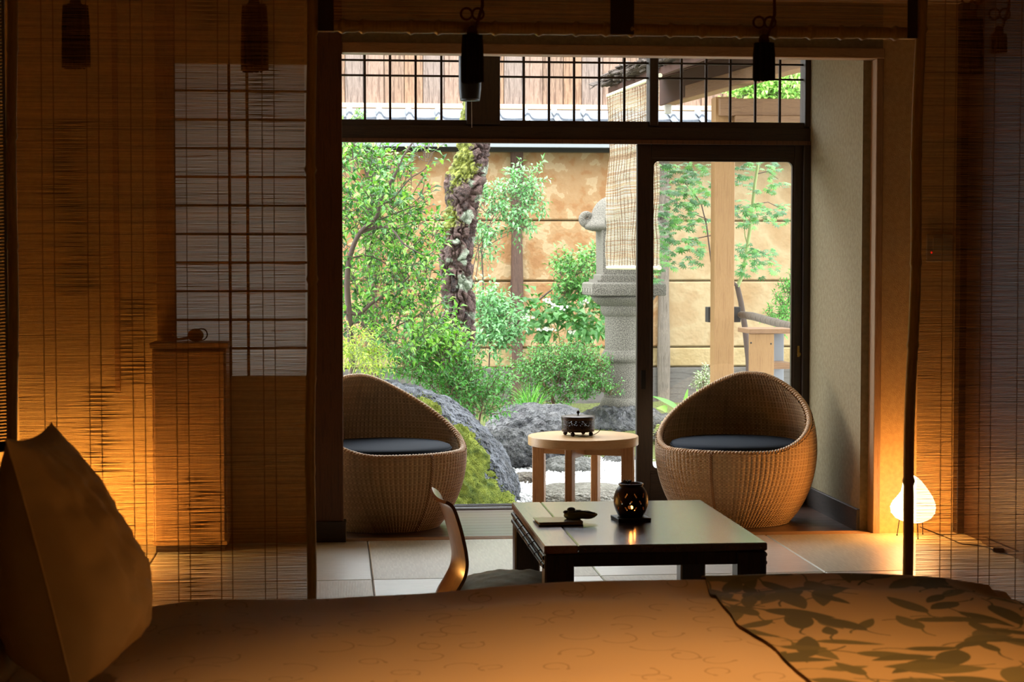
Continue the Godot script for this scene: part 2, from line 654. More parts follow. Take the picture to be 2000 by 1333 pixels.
func leaf_cloth() -> ImageTexture:   # bed runner printed with olive leaf sprays
	var s := 1024
	var im := Image.create(s, s, false, Image.FORMAT_RGB8)
	im.fill(rgb(196, 166, 116))
	var r := RandomNumberGenerator.new()
	r.seed = 12
	var inks := [rgb(112, 104, 62), rgb(100, 94, 56), rgb(124, 114, 70)]
	for k in 240:
		var c0 := Vector2(r.randf() * s, r.randf() * s)
		var a := r.randf() * TAU
		var len_ := r.randf_range(34, 62)
		var wid := len_ * r.randf_range(0.26, 0.4)
		var ink: Color = inks[k % 3]
		var d := Vector2(cos(a), sin(a))
		for yy in range(int(c0.y - len_), int(c0.y + len_)):
			for xx in range(int(c0.x - len_), int(c0.x + len_)):
				var q := Vector2(xx, yy) - c0
				var l := q.dot(d) / len_
				var w := absf(q.cross(d)) / wid
				if absf(l) < 1.0 and w < pow(1.0 - l * l, 0.8) * (1.0 - 0.25 * l):
					im.set_pixel(posmod(xx, s), posmod(yy, s), ink)
		for k2 in 60:
			var p := c0 - d * (len_ + k2 * 0.8) + d.orthogonal() * sin(k2 * 0.05) * 6.0
			im.fill_rect(Rect2i(posmod(int(p.x), s - 3), posmod(int(p.y), s - 3), 3, 3), ink)
	return ImageTexture.create_from_image(im)


# ---------------------------------------------------------------- room
const ZT := -8.25    # face of the wall between tatami room and veranda
const ZV := -8.33    # its back
const ZW := -9.25    # inner face of the window frame


func build_shell() -> void:
	# tatami floor: mats of 0.935 x 1.02 m laid in a chequer
	var fl := structure("floor", "pale tatami floor laid in a chequer of square mats")
	part(fl, "slab", MB.new().span(Vector3(-3.2, -0.3, -8.33), Vector3(3.1, -0.045, 2.2), 0.0), M.mat_edge)
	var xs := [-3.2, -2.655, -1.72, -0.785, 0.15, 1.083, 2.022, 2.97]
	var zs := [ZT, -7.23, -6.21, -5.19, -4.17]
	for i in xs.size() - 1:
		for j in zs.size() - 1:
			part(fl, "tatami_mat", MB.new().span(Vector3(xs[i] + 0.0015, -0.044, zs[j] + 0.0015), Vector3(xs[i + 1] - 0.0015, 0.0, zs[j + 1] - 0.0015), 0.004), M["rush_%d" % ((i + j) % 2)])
	part(fl, "bedroom_boards", MB.new().span(Vector3(-3.2, -0.04, -4.17), Vector3(3.1, -0.002, 2.2), 0.0), M.deck_wood_0)
	# veranda floor of long planks
	var vf := structure("floor_veranda", "dark polished plank floor of the veranda")
	part(vf, "joists", MB.new().span(Vector3(-1.0, -0.16, ZW - 0.1), Vector3(2.52, -0.03, ZV), 0.0), M.dark_wood_h)
	var nb := 10
	for k in nb:
		var z0 := ZV + (ZW - ZV) * k / nb
		var z1 := ZV + (ZW - ZV) * (k + 1) / nb
		part(vf, "plank", MB.new().span(Vector3(-0.98, -0.03, z0 - 0.0004), Vector3(2.5, -0.002, z1 + 0.0004), 0.001), M["deck_wood_%d" % ((k * 2) % 3)])
	# grooved threshold between mats and planks
	var th := structure("trim_1", "pale grooved wooden threshold between tatami and planks")
	for k in 3:
		part(th, "rail", MB.new().span(Vector3(0.04, -0.03, ZT - 0.002 - k * 0.03), Vector3(2.54, 0.003, ZT - 0.016 - k * 0.03), 0.002), M.pale_wood_h)
	part(th, "bed", MB.new().span(Vector3(0.04, -0.05, ZT), Vector3(2.54, -0.006, ZV), 0.0), M.pale_wood_h)
	# wall between tatami room and veranda
	var wn := structure("wall_veranda", "dim plastered wall round the wide opening to the veranda")
	var zb := ZV
	part(wn, "plaster_over_opening", MB.new().span(Vector3(0.04, 2.288, ZT), Vector3(2.57, 2.62, zb), 0.0), M.sand_plaster)
	part(wn, "plaster_beside_lamp", MB.new().span(Vector3(2.57, -0.05, ZT), Vector3(3.1, 2.62, zb), 0.0), M.brown_plaster)
	part(wn, "plaster_under_shoji", MB.new().span(Vector3(-0.75, -0.05, ZT), Vector3(-0.115, 0.765, zb), 0.0), M.brown_plaster)
	part(wn, "plaster_over_shoji", MB.new().span(Vector3(-0.75, 2.187, ZT), Vector3(-0.115, 2.62, zb), 0.0), M.brown_plaster)
	part(wn, "plaster_beside_cabinet", MB.new().span(Vector3(-3.2, -0.05, ZT), Vector3(-0.80, 2.62, zb), 0.0), M.brown_plaster)
	# pillar left of the opening
	var pl := structure("trim_2", "dark brown wooden pillar at the edge of the opening")
	part(pl, "post", MB.new().span(Vector3(-0.115, -0.02, ZT + 0.02), Vector3(0.04, 2.62, zb), 0.003), M.pillar_wood)
	part(pl, "plinth", MB.new().span(Vector3(-0.122, -0.001, ZT + 0.03), Vector3(0.052, 0.097, zb + 0.03), 0.003), M.dark_wood_h)
	part(pl, "shoji_post", MB.new().span(Vector3(-0.80, -0.02, ZT + 0.01), Vector3(-0.715, 2.62, zb), 0.003), M.cabinet_wood)
	part(pl, "wall_batten", MB.new().span(Vector3(-0.99, 0.7, ZT + 0.008), Vector3(-0.965, 2.62, zb), 0.002), M.cabinet_wood)
	# pale frame round the opening
	var fr := structure("trim_3", "pale wooden frame round the opening to the veranda")
	part(fr, "lintel", MB.new().span(Vector3(0.04, 2.241, ZT + 0.012), Vector3(2.575, 2.288, zb - 0.004), 0.003), M.pale_wood_h)
	part(fr, "jamb", MB.new().span(Vector3(2.538, -0.02, ZT + 0.01), Vector3(2.572, 2.241, zb - 0.004), 0.003), M.pale_wood_v)
	# veranda side walls, ceiling
	var we := structure("wall_veranda_end", "pale plastered end wall of the veranda beside the wicker chair")
	part(we, "plaster", MB.new().span(Vector3(2.5, -0.05, ZV), Vector3(2.62, 2.62, -9.42), 0.0), M.sand_plaster)
	var bs := structure("baseboard_veranda", "dark wooden skirting along the veranda end wall")
	part(bs, "board", MB.new().span(Vector3(2.485, -0.01, ZV), Vector3(2.502, 0.103, ZW), 0.002), M.skirting_wood)
	var wl := structure("wall_veranda_far_end", "plastered veranda wall hidden behind the shoji window")
	part(wl, "plaster", MB.new().span(Vector3(-1.12, -0.05, ZV), Vector3(-0.98, 2.62, -9.42), 0.0), M.sand_plaster)
	var vc := structure("ceiling_veranda", "pale boarded veranda ceiling")
	part(vc, "boards", MB.new().span(Vector3(-1.12, 2.5, ZV), Vector3(2.62, 2.62, -9.42), 0.0), M.cypress_h)
	# unseen eave, added to keep sky light off the veranda
	var ev := structure("roof_eave_added", "added unseen eave that cuts sky light above the garden door")
	part(ev, "soffit_boards", MB.new().bar(Vector3(0.8, 2.78, -9.38), Vector3(0.8, 2.68, -10.0), 8.0, 0.03, 0.0), M.dark_wood_h)
	part(ev, "upper_wall", MB.new().span(Vector3(-3.2, 2.6, -9.42), Vector3(4.8, 3.4, -9.3), 0.0), M.sand_plaster)
	part(ev, "eave_fascia", MB.new().span(Vector3(-3.2, 2.64, -10.04), Vector3(4.8, 2.74, -10.0), 0.003), M.dark_wood_h)
	# the big room
	var ce := structure("ceiling", "dim boarded ceiling over the rooms")
	part(ce, "boards", MB.new().span(Vector3(-3.35, 2.5, -8.25), Vector3(3.3, 2.62, 2.3), 0.0), M.ceiling_paint)
	var wr := structure("wall_right", "dark wooden side wall of the tatami room")
	part(wr, "panel", MB.new().span(Vector3(2.965, -0.05, ZT), Vector3(3.12, 2.62, -4.4), 0.0), M.side_panel_wood)
	part(wr, "plaster", MB.new().span(Vector3(2.965, -0.05, -4.4), Vector3(3.12, 2.62, 2.3), 0.0), M.brown_plaster)
	part(wr, "rail", MB.new().span(Vector3(2.945, 0.0, -7.9), Vector3(2.966, 0.03, -5.4), 0.002), M.side_panel_wood)
	part(wr, "door_stile", MB.new().span(Vector3(2.93, 0.0, -7.42), Vector3(2.967, 2.5, -7.36), 0.003), M.side_panel_wood)
	part(wr, "corner_post", MB.new().span(Vector3(2.93, 0.0, ZT), Vector3(2.967, 2.5, ZT + 0.06), 0.003), M.dark_wood_v)
	var wf := structure("wall_left", "brown plastered wall far to the side")
	part(wf, "plaster", MB.new().span(Vector3(-3.35, -0.05, ZT), Vector3(-3.2, 2.62, 2.3), 0.0), M.brown_plaster)
	var wb := structure("wall_back", "plastered wall behind the viewer")
	part(wb, "plaster", MB.new().span(Vector3(-3.35, -0.05, 2.2), Vector3(3.3, 2.62, 2.35), 0.0), M.brown_plaster)


# ---------------------------------------------------------------- windows and glass door of the veranda
func build_veranda_front() -> void:
	var zi := ZW - 0.02
	var zo := ZW - 0.13
	var w1 := structure("window_1", "row of dark latticed transom windows over the garden door")
	# beam under the transom, wall over it, posts
	part(w1, "rail", MB.new().span(Vector3(-0.98, 1.908, zi), Vector3(2.52, 1.99, zo), 0.003), M.dark_wood_h)
	part(w1, "sill", MB.new().span(Vector3(-0.98, 1.985, zi - 0.02), Vector3(2.52, 2.022, zo + 0.01), 0.003), M.dark_wood_h)
	part(w1, "header", MB.new().span(Vector3(-0.98, 2.42, zi), Vector3(2.52, 2.62, zo), 0.003), M.dark_wood_h)
	part(w1, "track", MB.new().span(Vector3(-0.98, 1.902, zi + 0.012), Vector3(2.52, 1.924, zi), 0.002), M.pillar_wood)
	for x in [[0.686, 0.859], [1.643, 1.689], [2.471, 2.53], [-0.98, -0.86]]:
		part(w1, "post", MB.new().span(Vector3(x[0], 2.0, zi), Vector3(x[1], 2.45, zo), 0.003), M.dark_wood_v)
	var zg := -9.32
	for x in [0.163, 0.293, 0.425, 0.558, -0.10, 0.03, -0.232, -0.364, -0.5, -0.63, -0.76, 0.987, 1.119, 1.251, 1.383, 1.516, 1.819, 1.951, 2.08, 2.214, 2.346]:
		part(w1, "muntin", MB.new().span(Vector3(x - 0.006, 2.02, zg + 0.008), Vector3(x + 0.006, 2.43, zg - 0.008), 0.001), M.dark_wood_v)
	for s in [[-0.86, 0.686], [0.859, 1.643], [1.689, 2.471]]:
		for y in [2.25, 2.328]:
			part(w1, "crossbar", MB.new().span(Vector3(s[0], y - 0.005, zg + 0.006), Vector3(s[1], y + 0.005, zg - 0.006), 0.001), M.dark_wood_h)
		part(w1, "pane", MB.new().span(Vector3(s[0], 2.02, zg - 0.012), Vector3(s[1], 2.43, zg - 0.015), 0.0), M.glass)
	# sill of the door opening: metal and wood tracks
	var sl := structure("trim_4", "dark sill and pale metal track of the garden door")
	part(sl, "sill_step", MB.new().span(Vector3(-0.98, -0.16, ZW), Vector3(2.52, 0.004, ZW - 0.02), 0.002), M.dark_wood_h)
	part(sl, "sill_board", MB.new().span(Vector3(-0.98, -0.16, ZW - 0.02), Vector3(2.52, 0.008, ZW - 0.125), 0.002), M.fascia_grey)
	for k in 2:
		part(sl, "track", MB.new().span(Vector3(-0.98, 0.0, ZW - 0.045 - k * 0.05), Vector3(2.52, 0.016, ZW - 0.051 - k * 0.05), 0.001), M.fascia_grey)
	# posts at the ends of the opening
	var jp := structure("trim_5", "dark wooden post between door and veranda end wall")
	part(jp, "post", MB.new().span(Vector3(2.462, 0.0, zi + 0.01), Vector3(2.532, 1.92, zo), 0.003), M.dark_wood_v)
	part(jp, "post", MB.new().span(Vector3(-0.98, 0.0, zi), Vector3(-0.86, 1.92, zo), 0.003), M.dark_wood_v)
	# sliding door with one rounded pane
	var d := structure("door_1", "dark framed sliding door with one tall rounded glass pane", Vector3(2.0, 0.0, -9.3))
	var zf := -9.285
	var zk := -9.32
	var x0 := 1.58
	var x1 := 2.47
	part(d, "stile", MB.new().span(Vector3(x0, 0.016, zf), Vector3(1.655, 1.904, zk), 0.003), M.dark_wood_v)
	part(d, "stile", MB.new().span(Vector3(2.42, 0.016, zf), Vector3(x1, 1.904, zk), 0.003), M.dark_wood_v)
	part(d, "top_rail", MB.new().span(Vector3(1.655, 1.83, zf), Vector3(2.42, 1.904, zk), 0.003), M.dark_wood_h)
	part(d, "middle_rail", MB.new().span(Vector3(1.655, 0.172, zf), Vector3(2.42, 0.187, zk), 0.003), M.dark_wood_h)
	part(d, "lower_panel", MB.new().span(Vector3(1.655, 0.016, zf - 0.008), Vector3(2.42, 0.172, zk + 0.006), 0.002), M.dark_wood_h)
	# rounded bead round the pane
	var bead := MB.new()
	var a := Vector2(1.668, 0.199)
	var b := Vector2(2.409, 1.815)
	var ring_in := rounded(a, b, 0.028)
	var ring_out := rounded(a - Vector2(0.015, 0.015), b + Vector2(0.015, 0.017), 0.004)
	for k in ring_in.size():
		var k2 := (k + 1) % ring_in.size()
		for zz in [[zf - 0.004, 1], [zk + 0.004, -1]]:
			var q := [ring_in[k], ring_in[k2], ring_out[k2], ring_out[k]]
			var w := q.map(func(t): return Vector3(t.x, t.y, zz[0]))
			bead.quad_out(w[0], w[1], w[2], w[3], w[0] - Vector3(0, 0, zz[1]))
		bead.quad_out(Vector3(ring_in[k].x, ring_in[k].y, zf - 0.004), Vector3(ring_in[k2].x, ring_in[k2].y, zf - 0.004), Vector3(ring_in[k2].x, ring_in[k2].y, zk + 0.004), Vector3(ring_in[k].x, ring_in[k].y, zk + 0.004), Vector3(ring_in[k].x, ring_in[k].y, zf) * 2.0 - Vector3(2.04, 1.0, zf))
	part(d, "glazing_bead", bead, M.dark_wood_v)
	part(d, "pane", MB.new().span(Vector3(1.66, 0.19, -9.3005), Vector3(2.417, 1.822, -9.3045), 0.0), M.glass)
	part(d, "latch", MB.new().span(Vector3(2.440, 0.785, zf), Vector3(2.452, 0.845, zf + 0.006), 0.002).tube([Vector3(2.446, 0.80, zf + 0.004), Vector3(2.446, 0.80, zf + 0.02)], [0.008, 0.01], 10), M.brass, false, "small brass latch")
	part(d, "finger_pull", MB.new().span(Vector3(1.603, 0.62, zf), Vector3(1.628, 0.72, zf + 0.003), 0.002), M.black_metal)


func rounded(a: Vector2, b: Vector2, r: float) -> Array:
	var out := []
	for k in [[b.x - r, b.y - r, 0.0], [a.x + r, b.y - r, 90.0], [a.x + r, a.y + r, 180.0], [b.x - r, a.y + r, 270.0]]:
		for t in 7:
			var g := deg_to_rad(k[2] + t * 15.0)
			out.append(Vector2(k[0] + cos(g) * r, k[1] + sin(g) * r))
	return out


func build_shoji() -> void:
	var o := structure("window_2", "paper shoji window glowing pale behind the bamboo blind", Vector3(-0.42, 0.765, -8.28))
	var zf := -8.275
	part(o, "paper", MB.new().span(Vector3(-0.72, 0.765, zf - 0.012), Vector3(-0.115, 2.187, zf - 0.0128), 0.0), M.shoji_paper)
	for x in [-0.4715, -0.3905]:
		part(o, "muntin", MB.new().span(Vector3(x - 0.0065, 0.765, zf), Vector3(x + 0.0065, 2.187, zf - 0.011), 0.001), M.cabinet_wood)
	for k in 10:
		var y := P(400.0, [177.0, 233.6, 289.6, 345.6, 401.6, 457.5, 513.2, 569.2, 625.1, 681.0][k], zf).y
		part(o, "crossbar", MB.new().span(Vector3(-0.72, y - 0.0055, zf), Vector3(-0.115, y + 0.0055, zf - 0.011), 0.001), M.cabinet_wood)


func build_left_cabinet() -> void:
	var c := thing("cabinet", "waist-high wooden cabinet standing below the shoji window", "cabinet", Vector3(-0.64, 0, -8.1))
	part(c, "body", MB.new().span(Vector3(-0.80, 0.03, -8.0), Vector3(-0.475, 0.905, ZT + 0.03), 0.003), M.cabinet_wood)
	part(c, "top_board", MB.new().span(Vector3(-0.81, 0.905, -7.99), Vector3(-0.465, 0.93, ZT + 0.03), 0.003), M.cabinet_wood)
	part(c, "plinth", MB.new().span(Vector3(-0.79, 0.0, -8.01), Vector3(-0.485, 0.03, ZT + 0.03), 0.002), M.dark_wood_h)
	part(c, "door", MB.new().span(Vector3(-0.79, 0.05, -8.0), Vector3(-0.485, 0.895, -7.985), 0.003), M.cabinet_wood)
	# round-headed ornament lying on the cabinet
	var q := P(380, 660, -8.08)
	q.y = 0.93
	var t := thing("ladle", "small round-headed wooden ladle lying on the cabinet", "ladle", q)
	part(t, "bowl", MB.new().ball(q + Vector3(0.005, 0.03, 0), Vector3(0.036, 0.03, 0.03), 14), M.cabinet_wood)
	part(t, "handle", MB.new().tube([q + Vector3(-0.02, 0.02, 0), q + Vector3(-0.075, 0.012, 0.0), q + Vector3(-0.1, 0.045, 0)], [0.007, 0.006, 0.004], 8), M.cabinet_wood)
	part(t, "rim", MB.new().tube(arc(q + Vector3(0.03, 0.034, 0), 0.026, 24), [0.003], 6, false), M.black_metal)


func arc(at: Vector3, r: float, n: int, from := 0.0, to := TAU, ax := Vector3.RIGHT, ay := Vector3.UP) -> Array:
	var out := []
	for k in n + 1:
		var t := from + (to - from) * k / n
		out.append(at + ax * cos(t) * r + ay * sin(t) * r)
	return out


func build_wall_fittings() -> void:
	var a := P(1808, 512, ZT)
	var b := P(1860, 458, ZT)
	var s := thing("wall_switch", "square control plate with red pilot light on the wall", "switch", Vector3((a.x + b.x) / 2, a.y, ZT))
	part(s, "plate", MB.new().span(Vector3(a.x, a.y, ZT), Vector3(b.x, b.y, ZT + 0.012), 0.003), M.switch_plastic)
	part(s, "button", MB.new().span(Vector3(a.x + 0.03, a.y + 0.055, ZT + 0.011), Vector3(b.x - 0.03, b.y - 0.015, ZT + 0.016), 0.002), M.switch_plastic)
	var l := P(1819.5, 493.5, ZT + 0.012)
	part(s, "pilot_light", MB.new().ball(l, Vector3.ONE * 0.0045), M.red_led)
	var q := P(1868, 1034, ZT)
	var w := thing("wall_socket", "small wall socket low on the lamp-lit plaster wall", "socket", q)
	part(w, "plate", MB.new().span(q + Vector3(-0.03, -0.02, 0), q + Vector3(0.012, 0.03, 0.008), 0.002), M.switch_plastic)
	part(w, "plug", MB.new().ball(q + Vector3(-0.01, 0.004, 0.018), Vector3(0.014, 0.012, 0.014)), M.wire_black)
	# black spotlight hanging from the veranda ceiling
	var zc := -8.75
	var p0 := P(918, 197, zc)
	var sp := thing("ceiling_spotlight", "black cylindrical spotlight hung from the veranda ceiling", "spotlight", Vector3(p0.x, 2.5, zc))
	var r := 22.0 * 8.8 / FOCAL
	var y0 := p0.y
	part(sp, "housing", MB.new().lathe([Vector2(r * 0.55, y0 + 0.004), Vector2(r * 0.86, y0), Vector2(r * 0.9, y0 + 0.01), Vector2(r, y0 + 0.06), Vector2(r, y0 + 0.22), Vector2(r * 0.9, y0 + 0.235), Vector2(0.001, y0 + 0.237)], 28, Vector3(p0.x, 0, zc)), M.black_metal)
	part(sp, "stem", MB.new().tube([Vector3(p0.x, y0 + 0.23, zc), Vector3(p0.x, 2.5, zc)], [0.012], 10), M.black_metal)
	part(sp, "reflector", MB.new().lathe([Vector2(0.001, y0 + 0.03), Vector2(r * 0.6, y0 + 0.004)], 24, Vector3(p0.x, 0, zc)), M.brass)
	part(sp, "pull_cord", MB.new().tube([Vector3(p0.x + 0.008, y0 + 0.01, zc), Vector3(p0.x + 0.009, y0 - 0.13, zc)], [0.0016], 6), M.paper_edge)


# ---------------------------------------------------------------- furniture
func build_low_table() -> void:
	var x0 := 0.70
	var x1 := 1.465
	var z0 := -7.06
	var z1 := -5.95
	var ht := 0.33
	var t := thing("low_table", "low dark lacquered table in the middle of the tatami room", "table", Vector3(1.083, 0, -6.5))
	# frame boards round a centre field
	part(t, "end_board", MB.new().span(Vector3(x0, ht - 0.028, z0), Vector3(x0 + 0.115, ht, z1), 0.004), M.table_board)
	part(t, "tabletop", MB.new().span(Vector3(x0 + 0.1165, ht - 0.028, z0), Vector3(x1, ht, z1), 0.004), M.table_lacquer)
	for z in [z0 + 0.03, z1 - 0.03]:
		part(t, "apron", MB.new().span(Vector3(x0 + 0.05, ht - 0.075, z - 0.015), Vector3(x1 - 0.05, ht - 0.029, z + 0.015), 0.003), M.table_leg)
	for x in [x0 + 0.004, x1 - 0.004]:
		var s := 1.0 if x < 1.0 else -1.0
		for k in 2:
			var rl := part(t, "side_rail", MB.new().tube([Vector3(x, ht - 0.044 - k * 0.028, z0 + 0.02), Vector3(x, ht - 0.044 - k * 0.028, z1 - 0.02)], [0.009], 10), M.table_leg)
			for j in 5:
				part(rl, "node", MB.new().tube([Vector3(x, ht - 0.044 - k * 0.028, z0 + 0.2 + j * 0.19 + k * 0.07), Vector3(x, ht - 0.044 - k * 0.028, z0 + 0.212 + j * 0.19 + k * 0.07)], [0.0115], 10), M.table_leg)
		part(t, "side_board", MB.new().span(Vector3(x + s * 0.03, ht - 0.085, z0 + 0.05), Vector3(x + s * 0.045, ht - 0.029, z1 - 0.05), 0.002), M.table_leg)
	for x in [x0 + 0.052, x1 - 0.052]:
		for z in [z0 + 0.06, z1 - 0.045]:
			part(t, "leg", MB.new().span(Vector3(x - 0.05, 0.0, z - 0.045), Vector3(x + 0.05, ht - 0.029, z + 0.045), 0.006), M.table_leg)
	# oil burner of pierced pottery on a wooden coaster
	var c := PY(1236, 1020, ht)
	var co := thing("coaster", "square dark wooden coaster under the pottery burner", "coaster", Vector3(c.x, ht, c.z))
	part(co, "board", MB.new().box(Vector3(c.x, ht + 0.007, c.z - 0.045), Vector3(0.125, 0.014, 0.11), 0.002, Basis(Vector3.UP, 0.12)), M.coaster_wood)
	var bz := c.z - 0.045
	var base := Vector3(c.x, ht + 0.014, bz)
	var b := thing("incense_burner", "round dark pottery burner pierced with slits, candle lit inside", "burner", base)
	var prof := []
	for q in [[0.040, 0.0], [0.047, 0.006], [0.056, 0.022], [0.0625, 0.042], [0.064, 0.058], [0.062, 0.078], [0.055, 0.098], [0.046, 0.110], [0.043, 0.114], [0.046, 0.118], [0.046, 0.123], [0.041, 0.123], [0.038, 0.113]]:
		prof.append(Vector2(q[0], q[1]))
	var fine := []
	for k in 97:
		var f := k / 96.0 * (prof.size() - 1)
		var i := mini(int(f), prof.size() - 2)
		fine.append(prof[i].cubic_interpolate(prof[i + 1], prof[maxi(i - 1, 0)], prof[mini(i + 2, prof.size() - 1)], f - i))
	var seg := 132
	var hole := func(i: int, j: int) -> bool:   # petal-shaped slits in three staggered rows
		var y: float = fine[i].y
		if absf(j - 36.5) < 3.2 and absf(y - 0.040) < 0.008 * (1.0 - pow((j - 36.5) / 4.0, 2)):
			return true
		for row in 3:
			var yc := 0.034 + row * 0.024
			var a := fposmod(j / float(seg) * 11.0 + row * 0.5, 1.0) - 0.5
			var along := (y - yc) / 0.0075
			var lean: float = a + along * 0.1 * (1 if (int(j / float(seg) * 11.0 + row * 0.5) + row) % 2 == 0 else -1)
			if absf(along) < 1.0 and absf(lean) < 0.065 * (1.0 - along * along):
				return true
		return false
	part(b, "bowl", MB.new().lathe(fine, seg, base, hole), M.pottery)
	part(b, "bottom", MB.new().lathe([Vector2(0.001, 0.004), Vector2(0.05, 0.006)], 24, base), M.pottery)
	part(b, "oil_dish", MB.new().lathe([Vector2(0.001, 0.104), Vector2(0.03, 0.106), Vector2(0.037, 0.113)], 24, base), M.pottery)
	var petals := MB.new()
	petals.colored = false
	for k in 9:
		var a := TAU * k / 9.0
		petals.tube([base + Vector3(-0.012, 0.118, -0.012), base + Vector3(-0.012 + cos(a) * 0.013, 0.127, -0.012 + sin(a) * 0.013), base + Vector3(-0.012 + cos(a) * 0.016, 0.134, -0.012 + sin(a) * 0.016)], [0.005, 0.005, 0.001], 6)
	part(b, "flower_knob", petals, M.pottery)
	var cd := part(b, "candle", MB.new().lathe([Vector2(0.001, 0.004), Vector2(0.019, 0.005), Vector2(0.019, 0.022), Vector2(0.001, 0.021)], 20, base), M.wax)
	part(cd, "flame", MB.new().ball(base + Vector3(0.004, 0.040, 0.012), Vector3(0.006, 0.013, 0.006), 12), M.flame_light)
	omni("candle_light", b, base + Vector3(0.004, 0.040, 0.012), Color(1.0, 0.62, 0.28), 0.012, 0.006)
	# black book with a slim device on top, green pouch
	var p := PY(1075, 1028, ht)
	var bt := Basis(Vector3.UP, 0.05)
	var n := thing("notebook", "slim dark notebook with a glossy cover lying on the low table", "notebook", Vector3(p.x, ht, p.z))
	var mid := Vector3(p.x + 0.035, ht, p.z - 0.06)
	part(n, "back_cover", MB.new().box(mid + Vector3(0, 0.002, 0), Vector3(0.165, 0.003, 0.13), 0.001, bt), M.book_cover)
	part(n, "pages", MB.new().box(mid + Vector3(0.002, 0.0075, 0), Vector3(0.158, 0.008, 0.124), 0.001, bt), M.paper_edge)
	part(n, "front_cover", MB.new().box(mid + Vector3(0, 0.013, 0), Vector3(0.165, 0.003, 0.13), 0.001, bt), M.book_sky_sheen)
	var pq := Vector3(mid.x + 0.085, ht + 0.015, mid.z - 0.01)
	var po := thing("pouch", "small green cloth pouch tied with brown cord on the notebook", "pouch", pq)
	var rows := []
	for i in 13:
		var tt := -PI / 2 + PI * i / 12.0
		var row := PackedVector3Array()
		for j in 28:
			var g := TAU * j / 28.0
			var rx := 0.062 * pow(absf(cos(g)), 0.7) * signf(cos(g))
			var rz := 0.04 * pow(absf(sin(g)), 0.8) * signf(sin(g))
			row.append(pq + bt * Vector3(rx * pow(cos(tt), 0.5), 0.014 + 0.014 * sin(tt) * (1.0 - 0.25 * cos(g)) + 0.002 * sin(g * 5.0), rz * pow(cos(tt), 0.5)))
		rows.append(row)
	part(po, "body", MB.new().grid(rows, false, true), M.pouch_green)
	part(po, "flap", MB.new().tube([pq + Vector3(-0.045, 0.027, 0.02), pq + Vector3(0.0, 0.031, 0.022), pq + Vector3(0.05, 0.022, 0.018)], [0.003], 6), M.pouch_trim)
	part(po, "knot", MB.new().ball(pq + Vector3(-0.035, 0.034, 0.0), Vector3(0.016, 0.009, 0.012)).ball(pq + Vector3(-0.056, 0.026, 0.008), Vector3(0.01, 0.007, 0.009)), M.pouch_trim)


func egg_r(h: float) -> float:
	return 0.395 * sqrt(maxf(0.02, 1.0 - pow((h - 0.36) / (0.478 if h < 0.36 else 0.50), 2)))


func rim_h(phi: float) -> float:
	var t := clampf((absf(wrapf(phi, -PI, PI)) - deg_to_rad(38)) / deg_to_rad(138), 0.0, 1.0)
	return 0.372 + 0.345 * t * t * (3.0 - 2.0 * t)


